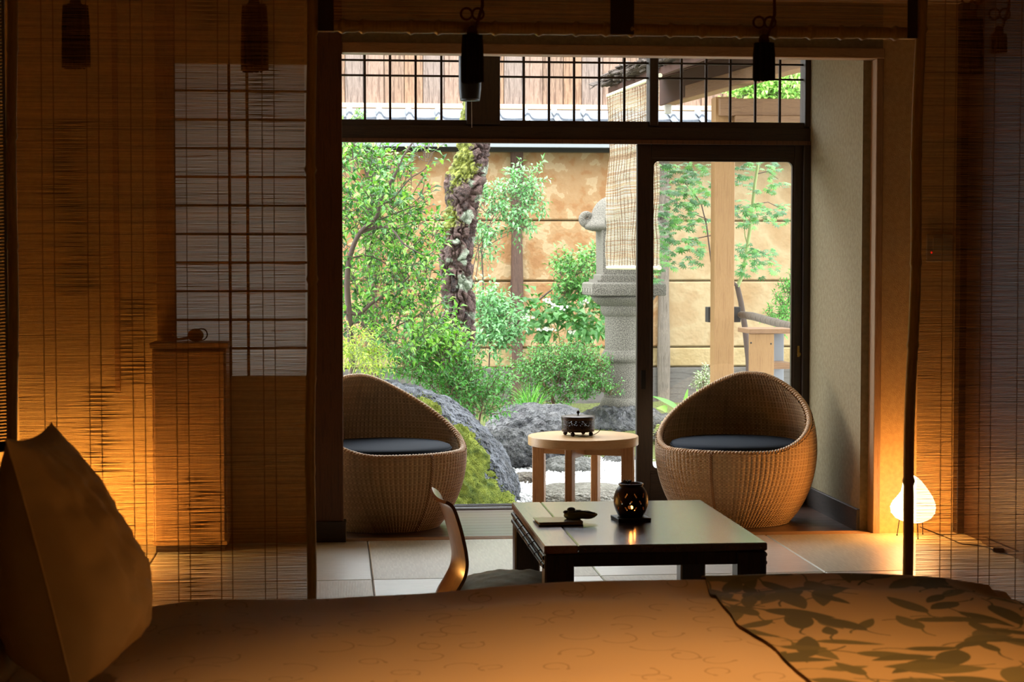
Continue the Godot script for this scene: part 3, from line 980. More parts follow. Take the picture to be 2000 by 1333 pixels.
func build_wicker_chairs() -> void:
	var ribs := 104
	var seg := ribs * 4
	var proto: Node3D
	for which in 2:
		var at := Vector3(PY(1462, 1032, 0).x - 0.005, 0.0, -8.735) if which == 0 else Vector3(PY(753, 1031, 0).x, 0.0, -8.735)
		var label: String = ["round wicker tub chair with navy cushion beside the glass door", "round wicker tub chair with navy cushion beside the mossy boulder"][which]
		var turn := deg_to_rad([-30.0, 32.0][which])
		if which == 1:
			var o := proto.duplicate()
			o.name = numbered("wicker_chair")
			add_child(o)
			o.position = at
			o.rotation.y = turn
			o.set_meta("label", label)
			continue
		proto = thing("wicker_chair", label, "chair", at, "wicker tub chairs on the veranda")
		proto.rotation.y = turn
		# local axes: front is +z; phi measured from the front
		var outer := []
		var tex_o := []
		var col_o := []
		var inner := []
		var tex_i := []
		var nrow := 46
		var tone := noise(90, 0.9, 3)
		for i in nrow + 1:
			var f := i / float(nrow)
			var ro := PackedVector3Array()
			var to := []
			var co := []
			var ri := PackedVector3Array()
			var ti := []
			for j in seg + 1:
				var phi := TAU * j / seg - PI
				var h := rim_h(phi) * f
				var lean := 0.25 * sin(phi) * (1.0 - f) * (1.0 - f)   # the ribs sweep towards the front seam
				var bulge := 0.0055 * absf(sin(PI * j / 4.0))
				var a := phi - lean
				var r := egg_r(h) + bulge
				ro.append(Vector3(sin(a) * r, h, cos(a) * r))
				to.append(Vector2(j / 4.0, h / 0.03))
				var tn := 1.0 + 0.22 * tone.get_noise_3d(sin(phi) * 3.0, h * 4.0, cos(phi) * 3.0) + 0.1 * sin(int(j / 4.0) * 2.4)
				co.append(Color(tn, tn, tn))
				var hi := 0.33 + (rim_h(phi) - 0.33) * f
				var r2 := egg_r(hi) - 0.03 - bulge * 1.5
				ri.append(Vector3(sin(phi) * r2, hi, cos(phi) * r2))
				ti.append(Vector2(j / 4.0, hi / 0.03))
			ro.reverse()
			to.reverse()
			co.reverse()
			outer.append(ro)
			tex_o.append(to)
			col_o.append(co)
			inner.append(ri)
			tex_i.append(ti)
		part(proto, "shell", MB.new().grid(outer, false, false, tex_o, col_o), M.wicker, true)
		part(proto, "lining", MB.new().grid(inner, false, false, tex_i, col_o), M.wicker, true)
		part(proto, "seat_base", MB.new().lathe([Vector2(0.366, 0.352), Vector2(0.001, 0.352)], 48), M.wicker_rim, true)
		# plaited rim: two strands twisted round each other
		var rim := MB.new()
		rim.col = lin(206, 168, 124)
		rim.colored = true
		for s in 2:
			var path := []
			for j in 521:
				var phi := TAU * j / 520.0
				var h := rim_h(phi)
				var r := egg_r(h) - 0.014
				var tw := phi * 74.0 + s * PI
				path.append(Vector3(sin(phi) * (r + cos(tw) * 0.0075), h + sin(tw) * 0.0065, cos(phi) * (r + cos(tw) * 0.0075)))
			rim.tube(path, [0.0085], 7, false)
		part(proto, "plaited_rim", rim, M.wicker_rim, true)
		# plaited cord over the front seam
		var seam := MB.new()
		seam.col = lin(150, 112, 74)
		seam.colored = true
		for s in 2:
			var path := []
			for j in 121:
				var h := rim_h(0.0) * j / 120.0
				var tw := j * 0.9 + s * PI
				path.append(Vector3(cos(tw) * 0.005, h, egg_r(h) + 0.004 + sin(tw) * 0.003))
			seam.tube(path, [0.0045], 6)
		part(proto, "front_seam", seam, M.wicker_rim, true)
		part(proto, "foot_ring", MB.new().lathe([Vector2(0.24, 0.001), Vector2(0.262, 0.0), Vector2(0.268, 0.012), Vector2(0.255, 0.02)], 60), M.wicker_rim, true)
		var cu := part(proto, "cushion", MB.new().lathe([Vector2(0.28, 0.356), Vector2(0.318, 0.365), Vector2(0.325, 0.38), Vector2(0.318, 0.394), Vector2(0.29, 0.403), Vector2(0.2, 0.41), Vector2(0.1, 0.413), Vector2(0.001, 0.414)], 72), M.navy_cloth, true, "flat round navy seat cushion")
		part(cu, "piping", MB.new().tube(arc(Vector3(0, 0.38, 0), 0.325, 72, 0, TAU, Vector3.RIGHT, Vector3.BACK), [0.003], 6, false), M.navy_cloth, true)


func build_round_table() -> void:
	var c := P(1139, 852, -8.93)
	c.y = 0.0
	var ht := P(1139, 851, -8.93).y
	var r := 108.5 * 8.98 / FOCAL
	var t := thing("round_side_table", "round pale cypress side table between the wicker chairs", "table", c)
	part(t, "tabletop", MB.new().lathe([Vector2(0.001, ht - 0.046), Vector2(r - 0.003, ht - 0.046), Vector2(r, ht - 0.043), Vector2(r, ht - 0.003), Vector2(r - 0.003, ht), Vector2(0.001, ht)], 72, c), M.cypress_h)
	for k in 4:
		var a := deg_to_rad(24.0 + 90.0 * k)
		var d := Vector3(cos(a), 0, sin(a))
		var q := c + d * (r - 0.045)
		part(t, "leg", MB.new().box(q + Vector3(0, (ht - 0.046) / 2, 0), Vector3(0.062, ht - 0.046, 0.036), 0.003, Basis(Vector3.UP, -a + 0.0)), M.cypress_v)
	for k in 2:
		var a := deg_to_rad(24.0 + 90.0 * k)
		var d := Vector3(cos(a), 0, sin(a))
		part(t, "cross_rail", MB.new().bar(c - d * (r - 0.06) + Vector3(0, ht - 0.072 - 0.001 * k, 0), c + d * (r - 0.06) + Vector3(0, ht - 0.072 - 0.001 * k, 0), 0.03, 0.05, 0.002), M.cypress_h)
	# pierced metal incense pot
	var q := P(1129, 848, -8.93)
	q.y = ht
	var pot := thing("metal_incense_pot", "low pierced bronze incense pot with lid on the round table", "incense pot", q)
	var pr := 32.0 * 8.98 / FOCAL
	var y0 := 0.022
	var y1 := y0 + 0.072
	var prof := []
	for k in 25:
		prof.append(Vector2(pr, y0 + (y1 - y0) * k / 24.0))
	var nz := noise(33, 0.42, 2)
	var hole := func(i: int, j: int) -> bool:
		return i > 5 and i < 19 and absf(nz.get_noise_2d(j * 0.9, i * 1.4)) < 0.11 and (j % 12) > 0
	part(pot, "body", MB.new().lathe(prof, 150, q, hole), M.bronze)
	part(pot, "bottom", MB.new().lathe([Vector2(0.001, y0), Vector2(pr, y0), Vector2(pr + 0.001, y0 + 0.012)], 48, q), M.bronze)
	part(pot, "band", MB.new().lathe([Vector2(pr, y1 - 0.012), Vector2(pr + 0.0025, y1 - 0.008), Vector2(pr + 0.0025, y1)], 48, q), M.bronze)
	var lid := part(pot, "lid", MB.new().lathe([Vector2(pr + 0.003, y1), Vector2(pr + 0.003, y1 + 0.004), Vector2(pr * 0.7, y1 + 0.008), Vector2(0.001, y1 + 0.009)], 48, q), M.bronze)
	part(lid, "knob", MB.new().lathe([Vector2(0.004, y1 + 0.008), Vector2(0.003, y1 + 0.014), Vector2(0.008, y1 + 0.02), Vector2(0.0085, y1 + 0.026), Vector2(0.005, y1 + 0.032), Vector2(0.001, y1 + 0.033)], 16, q), M.bronze)
	for k in 4:
		var a := deg_to_rad(30 + 90.0 * k)
		part(pot, "foot", MB.new().ball(q + Vector3(cos(a) * pr * 0.85, 0.011, sin(a) * pr * 0.85), Vector3.ONE * 0.0115, 12).tube([q + Vector3(cos(a) * pr * 0.85, 0.015, sin(a) * pr * 0.85), q + Vector3(cos(a) * pr * 0.85, 0.026, sin(a) * pr * 0.85)], [0.005], 8), M.bronze)
	var hd := []
	for k in 25:
		var a := PI * k / 24.0
		hd.append(q + Vector3(0.018 - cos(a) * 0.085, 0.045 - sin(a) * 0.041, 0.075 + 0.012 * sin(a)))
	part(pot, "handle", MB.new().tube(hd, [0.002], 6), M.bronze)


func build_legless_chair() -> void:
	var z := -6.45
	var o := thing("legless_chair", "legless bent plywood floor chair at the table's end", "floor chair", P(868, 1160, z))
	o.position.y = 0.0
	o.rotation.y = 0.075
	# side view in the x-y plane: back curve then seat, swept along z
	var px := [[850, 972], [861, 980], [872, 1010], [880, 1040], [886, 1068], [888, 1090], [884, 1112], [872, 1135], [858, 1158], [846, 1190]]
	var back := []
	for q in px:
		back.append(P(q[0], q[1], z))
	var y_low: float = back[back.size() - 1].y
	var path := []
	for k in 55:
		var f := k / 54.0 * (back.size() - 1)
		var i := mini(int(f), back.size() - 2)
		path.append(back[i].cubic_interpolate(back[i + 1], back[maxi(i - 1, 0)], back[mini(i + 2, back.size() - 1)], f - i))
	var bend := func(e: Vector3, f: float) -> Vector3: return e
	var sheet := func(off: float) -> Array:
		var rows := []
		for k in path.size():
			var f := k / float(path.size() - 1)
			var wid := 0.2 - 0.07 * f
			var tan_: Vector3 = path[mini(k + 1, path.size() - 1)] - path[maxi(k - 1, 0)]
			var nn := Vector3(-tan_.y, tan_.x, 0).normalized()
			var row := PackedVector3Array()
			for j in 13:
				var s := j / 6.0 - 1.0
				var p: Vector3 = path[k] + Vector3(0, -0.012 * s * s * (1.0 - f), s * wid) + nn * (off + 0.022 * s * s)
				row.append(p)
			rows.append(row)
		return rows
	var b := MB.new()
	var fa: Array = sheet.call(0.006)
	var fb: Array = sheet.call(-0.006)
	b.grid(fa)
	var rev := fb.map(func(r): r.reverse(); return r)
	b.grid(rev)
	for k in path.size() - 1:
		for e in [0, 12]:
			b.quad_out(fa[k][e], fa[k + 1][e], rev[k + 1][12 - e], rev[k][12 - e], fa[k][6])
	for j in 12:
		b.quad_out(fa[0][j], fa[0][j + 1], rev[0][11 - j], rev[0][12 - j], fa[3][j])
	part(o, "backrest", b, M.bent_wood)
	var s0 := Vector3(path[path.size() - 1].x, 0.012, z)
	part(o, "seat_board", MB.new().span(Vector3(s0.x - 0.03, 0.0, z - 0.2), Vector3(s0.x + 0.42, 0.014, z + 0.2), 0.005), M.bent_wood)
	# flat square floor cushion lying on the seat
	var cx := P(970, 1150, z).x + 0.075
	var cu := thing("floor_cushion", "sage green square cushion on the legless chair", "cushion", Vector3(cx, 0.014, z))
	part(cu, "cover", pillow_shape(Vector3(cx, 0.082, z), Vector3(0.225, 0.068, 0.24), Basis.IDENTITY, 5), M.sage_cloth)
	part(cu, "corner_tassel", MB.new().tube([Vector3(cx - 0.215, 0.082, z + 0.225), Vector3(cx - 0.24, 0.06, z + 0.25)], [0.004, 0.002], 6), M.sage_cloth)


# cushion with pinched corners; size = half extents (x, thickness y, z)
func pillow_shape(at: Vector3, size: Vector3, turn: Basis, seed_: int, sag := 0.0) -> MB:
	var nz := noise(seed_, 1.6, 3)
	var m := MB.new()
	var cnt := 33
	for s in [1, -1]:
		var rows := []
		for i in cnt:
			var row := PackedVector3Array()
			for j in cnt:
				var a := i / float(cnt - 1) * 2.0 - 1.0
				var b := j / float(cnt - 1) * 2.0 - 1.0
				var pinch_x := 1.0 - 0.07 * (1.0 - b * b) * absf(a)
				var fall := pow(maxf(0.0, (1.0 - pow(absf(a), 2.6)) * (1.0 - pow(absf(b), 2.6))), 0.55)
				var h: float = size.y * s * fall * (1.0 + sag * a) * (1.0 + 0.16 * nz.get_noise_3d(a * 2.0, s * 3.0, b * 2.0))
				var pinch_z := 1.0 - 0.07 * (1.0 - a * a) * absf(b)
				row.append(at + turn * Vector3(a * size.x * pinch_z if false else a * size.x * pinch_x, h, b * size.z * pinch_z))
			rows.append(row)
		if s > 0:
			rows.reverse()
		m.grid(rows)
	return m


# ---------------------------------------------------------------- bamboo blinds
# a hanging blind of fine bamboo splints between x0 and x1, tied by pairs of threads
func splints(x0: float, x1: float, y0: float, y1: float, z: float, seed_: int) -> MB:
	var m := MB.new()
	m.colored = true
	var r := RandomNumberGenerator.new()
	r.seed = seed_
	var wave := noise(seed_, 2.2, 3)
	var tint := noise(seed_ + 1, 9.0, 2)
	var pitch_ := 0.0036
	var count := int((y1 - y0) / pitch_)
	var cuts := int((x1 - x0) / 0.028)
	var knot := r.randf()
	for k in count:
		var y := y0 + k * pitch_
		var shade := r.randf_range(0.66, 1.12)
		if k % 60 == 0:
			knot = r.randf_range(0.1, 0.9)
		var dark := 0.55 if r.randf() < 0.09 else 1.0
		var half := 0.0009 * r.randf_range(0.85, 1.15)
		var rows := []
		var cols := []
		for i in cuts + 1:
			var f := i / float(cuts)
			var x := x0 + (x1 - x0) * f
			# the splints of one cane keep its joints side by side: they swell and shift there
			var joint := exp(-pow((f - knot - 0.02 * sin(k * 0.35)) * (x1 - x0) / 0.03, 2))
			var yy := y + 0.0008 * wave.get_noise_2d(x * 3.0, k * 0.55) * 2.0 + joint * 0.0009 * sin(k * 2.1)
			var hh := half * (1.0 + 0.35 * joint)
			var zz := z + 0.0012 * sin(k * 1.7 + x * 9.0)
			rows.append(PackedVector3Array([Vector3(x, yy + hh, zz), Vector3(x, yy, zz + 0.0007), Vector3(x, yy - hh, zz), Vector3(x, yy, zz - 0.0007)]))
			var s := shade * dark * (1.0 + 0.25 * tint.get_noise_2d(x * 2.0, k * 0.7)) * (1.0 - 0.3 * joint)
			var q := Color(0.62 * s, 0.42 * s, 0.19 * s)
			cols.append([q, q, q, q])
		m.grid(rows, false, true, [], cols)
	return m


func bamboo(a: Vector3, b: Vector3, r: float, nodes: int, seed_: int) -> MB:
	var g := RandomNumberGenerator.new()
	g.seed = seed_
	var path := []
	var rad := []
	var at := []
	for k in nodes:
		at.append((k + g.randf_range(0.25, 0.75)) / nodes)
	var steps := nodes * 24
	for i in steps + 1:
		var f := i / float(steps)
		path.append(a.lerp(b, f) + Vector3(0.0025 * sin(f * 17.0), 0, 0.0025 * cos(f * 13.0)))
		var w := 1.0
		for q in at:
			var d: float = (f - q) * a.distance_to(b)
			w += 0.28 * exp(-pow(d / 0.006, 2)) - 0.12 * exp(-pow((d + 0.012) / 0.006, 2))
		rad.append(r * w)
	return MB.new().tube(path, rad, 10)


func blind(called: String, label: String, x0: float, x1: float, y0: float, y1: float, z: float, seed_: int, poles: Array, thread_px: Array) -> Node3D:
	var o := thing(called, label, "blind", Vector3((x0 + x1) / 2, y0, z), "hanging bamboo blinds")
	stuff(part(o, "bamboo_splints", splints(x0, x1, y0, y1, z, seed_), M.bamboo_slat))
	for x in thread_px:
		part(o, "thread", MB.new().tube([Vector3(x, y0, z + 0.0025), Vector3(x - 0.004, (y0 + y1) / 2, z + 0.0028), Vector3(x, y1, z + 0.0025)], [0.0011], 5), M.blind_thread)
	for k in poles.size():
		part(o, "edge_pole", bamboo(poles[k][0], poles[k][1], poles[k][2], 7, seed_ * 3 + k), M.bamboo_pole)
	return o


func tassel(at: Vector3, length: float, r: float, label: String, mat: StandardMaterial3D) -> void:
	var t := thing("tassel", label, "tassel", at, "tassels of the blinds")
	part(t, "cord", MB.new().tube([at + Vector3(0.022, 0.30, 0.004), at + Vector3(0.025, 0.07, 0.006), at + Vector3(0.004, 0.0, 0.0)], [0.004], 8), M.tassel_red)
	part(t, "knot", MB.new().ball(at + Vector3(0, 0.006, 0), Vector3(0.014, 0.016, 0.012), 12).tube(arc(at + Vector3(-0.014, 0.05, 0.004), 0.014, 16), [0.003], 6, false).tube(arc(at + Vector3(0.014, 0.05, 0.004), 0.014, 16), [0.003], 6, false), M.tassel_red)
	var f := MB.new()
	var g := RandomNumberGenerator.new()
	g.seed = 17
	for k in 90:
		var a := g.randf() * TAU
		var q := sqrt(g.randf())
		var e := Vector3(cos(a) * r * q, 0, sin(a) * r * q)
		f.tube([at + e * 0.9, at + e + Vector3(0, -length * 0.3, 0), at + e * 1.03 + Vector3(0, -length * g.randf_range(0.96, 1.0), 0)], [0.0028], 4, false)
	stuff(part(t, "fringe", f, mat))


func build_blinds() -> void:
	var z := -4.45
	var th := []
	for u in [262.0, 285.0, 347.0, 370.0, 431.0, 453.0, 517.0, 540.0]:
		th.append(P(u, 700, z).x)
	for u in [89.0, 112.0, 177.0, 200.0]:
		th.append(P(u, 700, z).x)
	var xl := P(36, 700, z).x
	var xr := P(597, 700, z).x
	blind("bamboo_blind", "lowered bamboo blind in front of the glowing shoji window", xl, xr, 0.12, 2.46, z, 101, [[P(607, 1300, z), P(609, -260, z), 0.0125], [P(27, 1300, z), P(22, -260, z), 0.0125]], th)
	var xm := P(1786, 60, z).x
	var x0 := P(621, 60, z).x
	var rod_y := P(1200, 58, z).y
	var mid := blind("bamboo_blind", "raised bamboo blind over the middle of the opening", x0, xm, rod_y + 0.01, 2.46, z, 202, [], [])
	part(mid, "bottom_rod", bamboo(Vector3(x0, rod_y, z), Vector3(xm, rod_y, z), 0.0155, 18, 9), M.bamboo_pole)
	for u in [[621.0, 652.0], [1190.0, 1236.0], [1768.0, 1788.0]]:
		part(mid, "cloth_band", MB.new().span(Vector3(P(u[0], 30, z).x, rod_y - 0.014, z + 0.016), Vector3(P(u[1], 30, z).x, 2.46, z + 0.02), 0.001), M.blind_cloth)
	var thr := []
	for u in [1840.0, 1862.0, 1915.0, 1937.0, 1988.0, 2010.0, 2070.0]:
		thr.append(P(u, 700, z).x)
	blind("bamboo_blind", "lowered bamboo blind in front of the paper floor lamp", P(1792, 700, z).x, P(2330, 700, z).x, 0.12, 2.46, z, 303, [[P(1768, 1240, z), P(1806, -260, z), 0.0135]], thr)
	# narrow grey blind at the very edge of the picture
	var gb := thing("grey_blind", "grey slatted blind at the edge beside the bamboo pole", "blind", P(-40, 880, -4.6), "hanging bamboo blinds")
	var gs := MB.new()
	var yb := P(0, 880, -4.6).y
	for k in 180:
		var y := yb + 0.02 + k * 0.0085
		gs.tube([Vector3(-1.25, y - 0.03, -4.62), Vector3(P(13, 700, -4.6).x, y, -4.6)], [0.0032], 5)
	stuff(part(gb, "slats", gs, M.grey_slat))
	part(gb, "bottom_bar", MB.new().tube([Vector3(-1.25, yb - 0.02, -4.62), Vector3(P(14, 700, -4.6).x, yb + 0.01, -4.6)], [0.014], 10), M.black_metal)
	part(gb, "edge_tape", MB.new().span(Vector3(P(11, 700, -4.6).x, yb - 0.12, -4.602), Vector3(P(17, 700, -4.6).x, 2.4, -4.598), 0.0), M.grey_slat)
	# tassels
	var tz := z + 0.045
	tassel(P(922, 68, tz), 0.118, 0.026, "black tassel hanging near the veranda spotlight", M.tassel_black)
	tassel(P(1492, 84, tz), 0.094, 0.026, "black tassel hanging before the right transom panes", M.tassel_black)
	tassel(P(147, 10, z - 0.05), 0.155, 0.032, "dark tassel seen through the blind beside its outer pole", M.tassel_black)
	tassel(P(496, 10, z - 0.05), 0.165, 0.032, "dark tassel seen through the blind over the shoji window", M.tassel_red)
	tassel(P(1897, 36, z - 0.05), 0.145, 0.03, "dark tassel behind the blind over the wall switch", M.tassel_black)
	tassel(P(1950, 66, z - 0.09), 0.05, 0.02, "short dark tassel at the upper picture corner behind the blind", M.tassel_red)
	# head rail that carries the blinds
	var hr := structure("trim_6", "dark head rail that carries the bamboo blinds")
	part(hr, "rail", MB.new().span(Vector3(-3.2, 2.44, z - 0.06), Vector3(2.97, 2.5, z + 0.06), 0.003), M.dark_wood_h)


# ---------------------------------------------------------------- bed
var far_edge := []   # (x, y) of the duvet's far ridge


func duvet_y(x: float) -> float:
	if x <= far_edge[0].x:
		return far_edge[0].y
	for k in far_edge.size() - 1:
		var a: Vector2 = far_edge[k]
		var b: Vector2 = far_edge[k + 1]
		if x <= b.x:
			var p0: Vector2 = far_edge[maxi(k - 1, 0)]
			var p3: Vector2 = far_edge[mini(k + 2, far_edge.size() - 1)]
			return a.cubic_interpolate(b, p0, p3, (x - a.x) / (b.x - a.x)).y
	return far_edge[far_edge.size() - 1].y


func duvet(x0: float, x1: float, lift: float, scale_uv: float, edge_wobble: float) -> MB:
	var nz := noise(71, 1.1, 3)
	var rows := []
	var tex_ := []
	var nx := 150
	var zs := []
	for k in 60:
		zs.append(-2.25 - 1.62 * k / 59.0)
	for i in nx + 1:
		var f := i / float(nx)
		var row := PackedVector3Array()
		var tr := []
		for k in zs.size() + 14:
			var x := x0 + (x1 - x0) * f
			var zz: float
			var dy := 0.0
			if k < zs.size():
				zz = zs[k]
			else:   # over the far edge and down the side
				var t := (k - zs.size() + 1) / 14.0
				zz = -3.87 - 0.075 * sin(minf(1.0, t * 2.0) * PI / 2)
				dy = -0.06 * (1.0 - cos(minf(1.0, t * 2.0) * PI / 2)) - maxf(0.0, t - 0.5) * 0.5
			if edge_wobble > 0.0 and i < 12:
				x += edge_wobble * nz.get_noise_2d(zz * 1.5, 4.0) * (1.0 - i / 12.0)
			var ridge := duvet_y(x)
			var near_ := clampf((zz + 3.87) / 0.5, 0.0, 1.0)
			var y := lerpf(ridge, 0.535, near_ * 0.55) + dy + 0.012 * nz.get_noise_2d(x * 1.6, zz * 1.6) * near_ + lift
			y -= 0.02 * sin(clampf((zz + 3.87) / 0.16, 0.0, 1.0) * PI) * (0.5 + nz.get_noise_2d(x * 2.0, 9.0))
			row.append(Vector3(x, y, zz))
			tr.append(Vector2(x * scale_uv, (zz + dy * 1.2) * scale_uv))
		rows.append(row)
		tex_.append(tr)
	return MB.new().grid(rows, false, false, tex_)


func build_bed() -> void:
	for q in [[200, 1212], [270, 1200], [300, 1182], [400, 1171], [600, 1169], [720, 1163], [850, 1156], [1000, 1142], [1130, 1134], [1300, 1131], [1420, 1130], [1560, 1126], [1700, 1126], [1830, 1133], [1920, 1146], [2000, 1160], [2100, 1180]]:
		var p := P(q[0], q[1], -3.87)
		far_edge.append(Vector2(p.x, p.y - 0.004))
	var b := thing("bed", "bed with beige scroll-patterned duvet across the foreground", "bed", Vector3(0.3, 0, -3.0))
	part(b, "base", MB.new().span(Vector3(-1.05, 0.0, -3.8), Vector3(1.45, 0.24, -2.2), 0.01), M.bed_base)
	part(b, "mattress", MB.new().span(Vector3(-1.02, 0.24, -3.84), Vector3(1.42, 0.44, -2.2), 0.04), M.pillow_cloth)
	part(b, "duvet", duvet(-0.62, 1.5, 0.0, 0.62, 0.0), M.duvet)
	part(b, "headboard", MB.new().span(Vector3(-1.12, 0.0, -3.9), Vector3(-1.05, 0.95, -2.2), 0.01), M.bed_base)
	var r := thing("bed_runner", "olive leaf-printed bed runner across the foot of the bed", "bed runner", Vector3(1.2, 0.55, -3.0))
	part(r, "cloth", duvet(0.803, 1.46, 0.009, 0.75, 0.018), M.runner)
	var pc := P(95, 1107, -3.0) + Vector3(0, 0, -0.15)
	var p := thing("pillow", "large beige pillow propped upright at the head of the bed", "pillow", Vector3(pc.x, 0.55, pc.z), "pillows")
	var pt := Basis(Vector3(0, 1, 0), -0.08) * Basis(Vector3(0, 0, 1), deg_to_rad(-76))
	var ps := Vector3(0.22, 0.115, 0.16)
	part(p, "cover", pillow_shape(pc, ps, pt, 6, 0.45), M.pillow_cloth)
	part(p, "seam", MB.new().tube(range(25).map(func(k): return pc + pt * Vector3(lerpf(-1, 1, k / 24.0) * ps.x * (1.0 - 0.0), 0.0, ps.z * (1.0 - 0.07 * (1.0 - pow(lerpf(-1, 1, k / 24.0), 2))))), [0.002], 6), M.pillow_cloth)
	var p2 := thing("pillow", "second beige pillow half hidden behind the large one", "pillow", Vector3(-0.8, 0.5, -3.2), "pillows")
	part(p2, "cover", pillow_shape(P(-120, 1165, -3.2), Vector3(0.22, 0.1, 0.27), Basis(Vector3(0, 0, 1), deg_to_rad(-66)), 8), M.pillow_cloth)
	# recessed ceiling light over the bed
	var lc := Vector3(0.72, 2.5, -2.62)
	var d := thing("ceiling_downlight", "recessed warm downlight in the ceiling over the bed", "ceiling light", lc)
	part(d, "rim", MB.new().lathe([Vector2(0.06, 2.49), Vector2(0.075, 2.488), Vector2(0.078, 2.5)], 32, Vector3(lc.x, 0, lc.z)), M.black_metal)
	part(d, "light_disc", MB.new().lathe([Vector2(0.06, 2.494), Vector2(0.001, 2.494)], 32, Vector3(lc.x, 0, lc.z)), M.downlight_glow)
	var s := SpotLight3D.new()
	s.name = "bed_light"
	s.light_color = Color(1.0, 0.73, 0.45)
	s.light_energy = 4.2
	s.light_size = 0.06
	s.spot_angle = 37.0
	s.spot_angle_attenuation = 1.0
	s.spot_range = 14.0
	s.spot_attenuation = 2.0
	s.shadow_enabled = true
	d.add_child(s)
	s.global_position = lc - Vector3(0, 0.02, 0)
	s.rotation = Vector3(deg_to_rad(-90), 0, 0)


# ---------------------------------------------------------------- lamps
func paper_lamp(z: float, du: float, label: String, energy: float, warm: Color) -> void:
	# outline of the paper body, read as (y, left, right)
	var sl := [[1021, 1772, 1797], [1019, 1765, 1804], [1012, 1750, 1817], [1002, 1742, 1824], [991, 1740, 1826], [980, 1745, 1824], [970, 1754, 1820], [960, 1761, 1814], [950, 1763, 1807], [941, 1764, 1800], [934, 1767, 1793], [930, 1773, 1786]]
	var c := P(1783 + du, 1048, z)
	var base := Vector3(c.x, 0, z)
	var o := thing("paper_lamp", label, "floor lamp", base, "paper floor lamps")
	var rows := []
	for i in 45:
		var f := i / 44.0 * (sl.size() - 1)
		var k := mini(int(f), sl.size() - 2)
		var t := f - k
		var y := lerpf(sl[k][0], sl[k + 1][0], t)
		var l := P(lerpf(sl[k][1], sl[k + 1][1], t) + du, y, z)
		var r := P(lerpf(sl[k][2], sl[k + 1][2], t) + du, y, z)
		var mid := (l + r) / 2
		var rad := (r.x - l.x) / 2 * (1.0 - 0.015 * absf(sin(i * PI / 2.0)))
		var row := PackedVector3Array()
		for j in 40:
			var a := TAU * j / 40.0
			row.append(Vector3(mid.x + cos(a) * rad, mid.y, z + sin(a) * rad))
		rows.append(row)
	var sh := part(o, "paper_shade", MB.new().grid(rows, false, true), M.lamp_paper)
	for i in [6, 12, 18, 24, 30, 36]:
		var ring := []
		var cc := Vector3.ZERO
		for q in rows[i]:
			cc += q
		cc /= 40.0
		for q in rows[i]:
			ring.append(cc + (q - cc) * 1.004)
		ring.append(ring[0])
		part(sh, "bamboo_hoop", MB.new().tube(ring, [0.0009], 5, false), M.lamp_paper)
	var top_y: float = rows[5][0].y
	for q in [[1752, 1047], [1793, 1054], [1800, 1044]]:
		var ft := PY(q[0] + du, q[1], 0.0)
		ft.z = clampf(ft.z, z - 0.1, z + 0.1)
		part(o, "leg", MB.new().tube([ft, Vector3(lerpf(ft.x, base.x, 0.12), top_y, lerpf(ft.z, z, 0.2))], [0.0022], 6).ball(ft + Vector3(0, 0.004, 0), Vector3(0.004, 0.004, 0.004), 8), M.wire_black)
	omni("bulb_light", o, Vector3(base.x, 0.16, z), warm, energy, 0.06)


func build_lamps() -> void:
	paper_lamp(-8.08, 0.0, "glowing pear-shaped paper floor lamp beside the plaster wall", 0.42, Color(1.0, 0.66, 0.29))
	paper_lamp(-7.75, -1668.0, "glowing paper floor lamp hidden behind the large pillow", 1.7, Color(1.0, 0.72, 0.36))
	# cord from the lamp along the floor to the side wall
	var path := []
	for q in [[1797, 1030, 0.05], [1812, 1036, 0.03], [1835, 1045, 0.004], [1860, 1055, 0.004], [1880, 1063, 0.004], [1912, 1066, 0.004], [1932, 1071, 0.004], [1950, 1077, 0.006]]:
		path.append(PY(q[0], q[1], q[2]) if q[2] < 0.01 else P(q[0], q[1], -8.06))
	for k in path.size():
		if path[k].z < -8.23:
			path[k].z = -8.23
	var smooth := []
	for k in 61:
		var f := k / 60.0 * (path.size() - 1)
		var i := mini(int(f), path.size() - 2)
		smooth.append(path[i].cubic_interpolate(path[i + 1], path[maxi(i - 1, 0)], path[mini(i + 2, path.size() - 1)], f - i))
	var o := thing("lamp_cord", "thin lamp cord with inline switch lying on the tatami", "cord", Vector3(path[3].x, 0, path[3].z))
	part(o, "cable", MB.new().tube(smooth, [0.003], 6), M.wire_black)
	var e: Vector3 = path[path.size() - 1]
	part(o, "inline_switch", MB.new().box(Vector3(e.x, 0.011, e.z), Vector3(0.05, 0.018, 0.026), 0.004, Basis(Vector3.UP, -0.5)), M.wire_black)


# ---------------------------------------------------------------- garden walls and the building behind
const ZG := -16.3


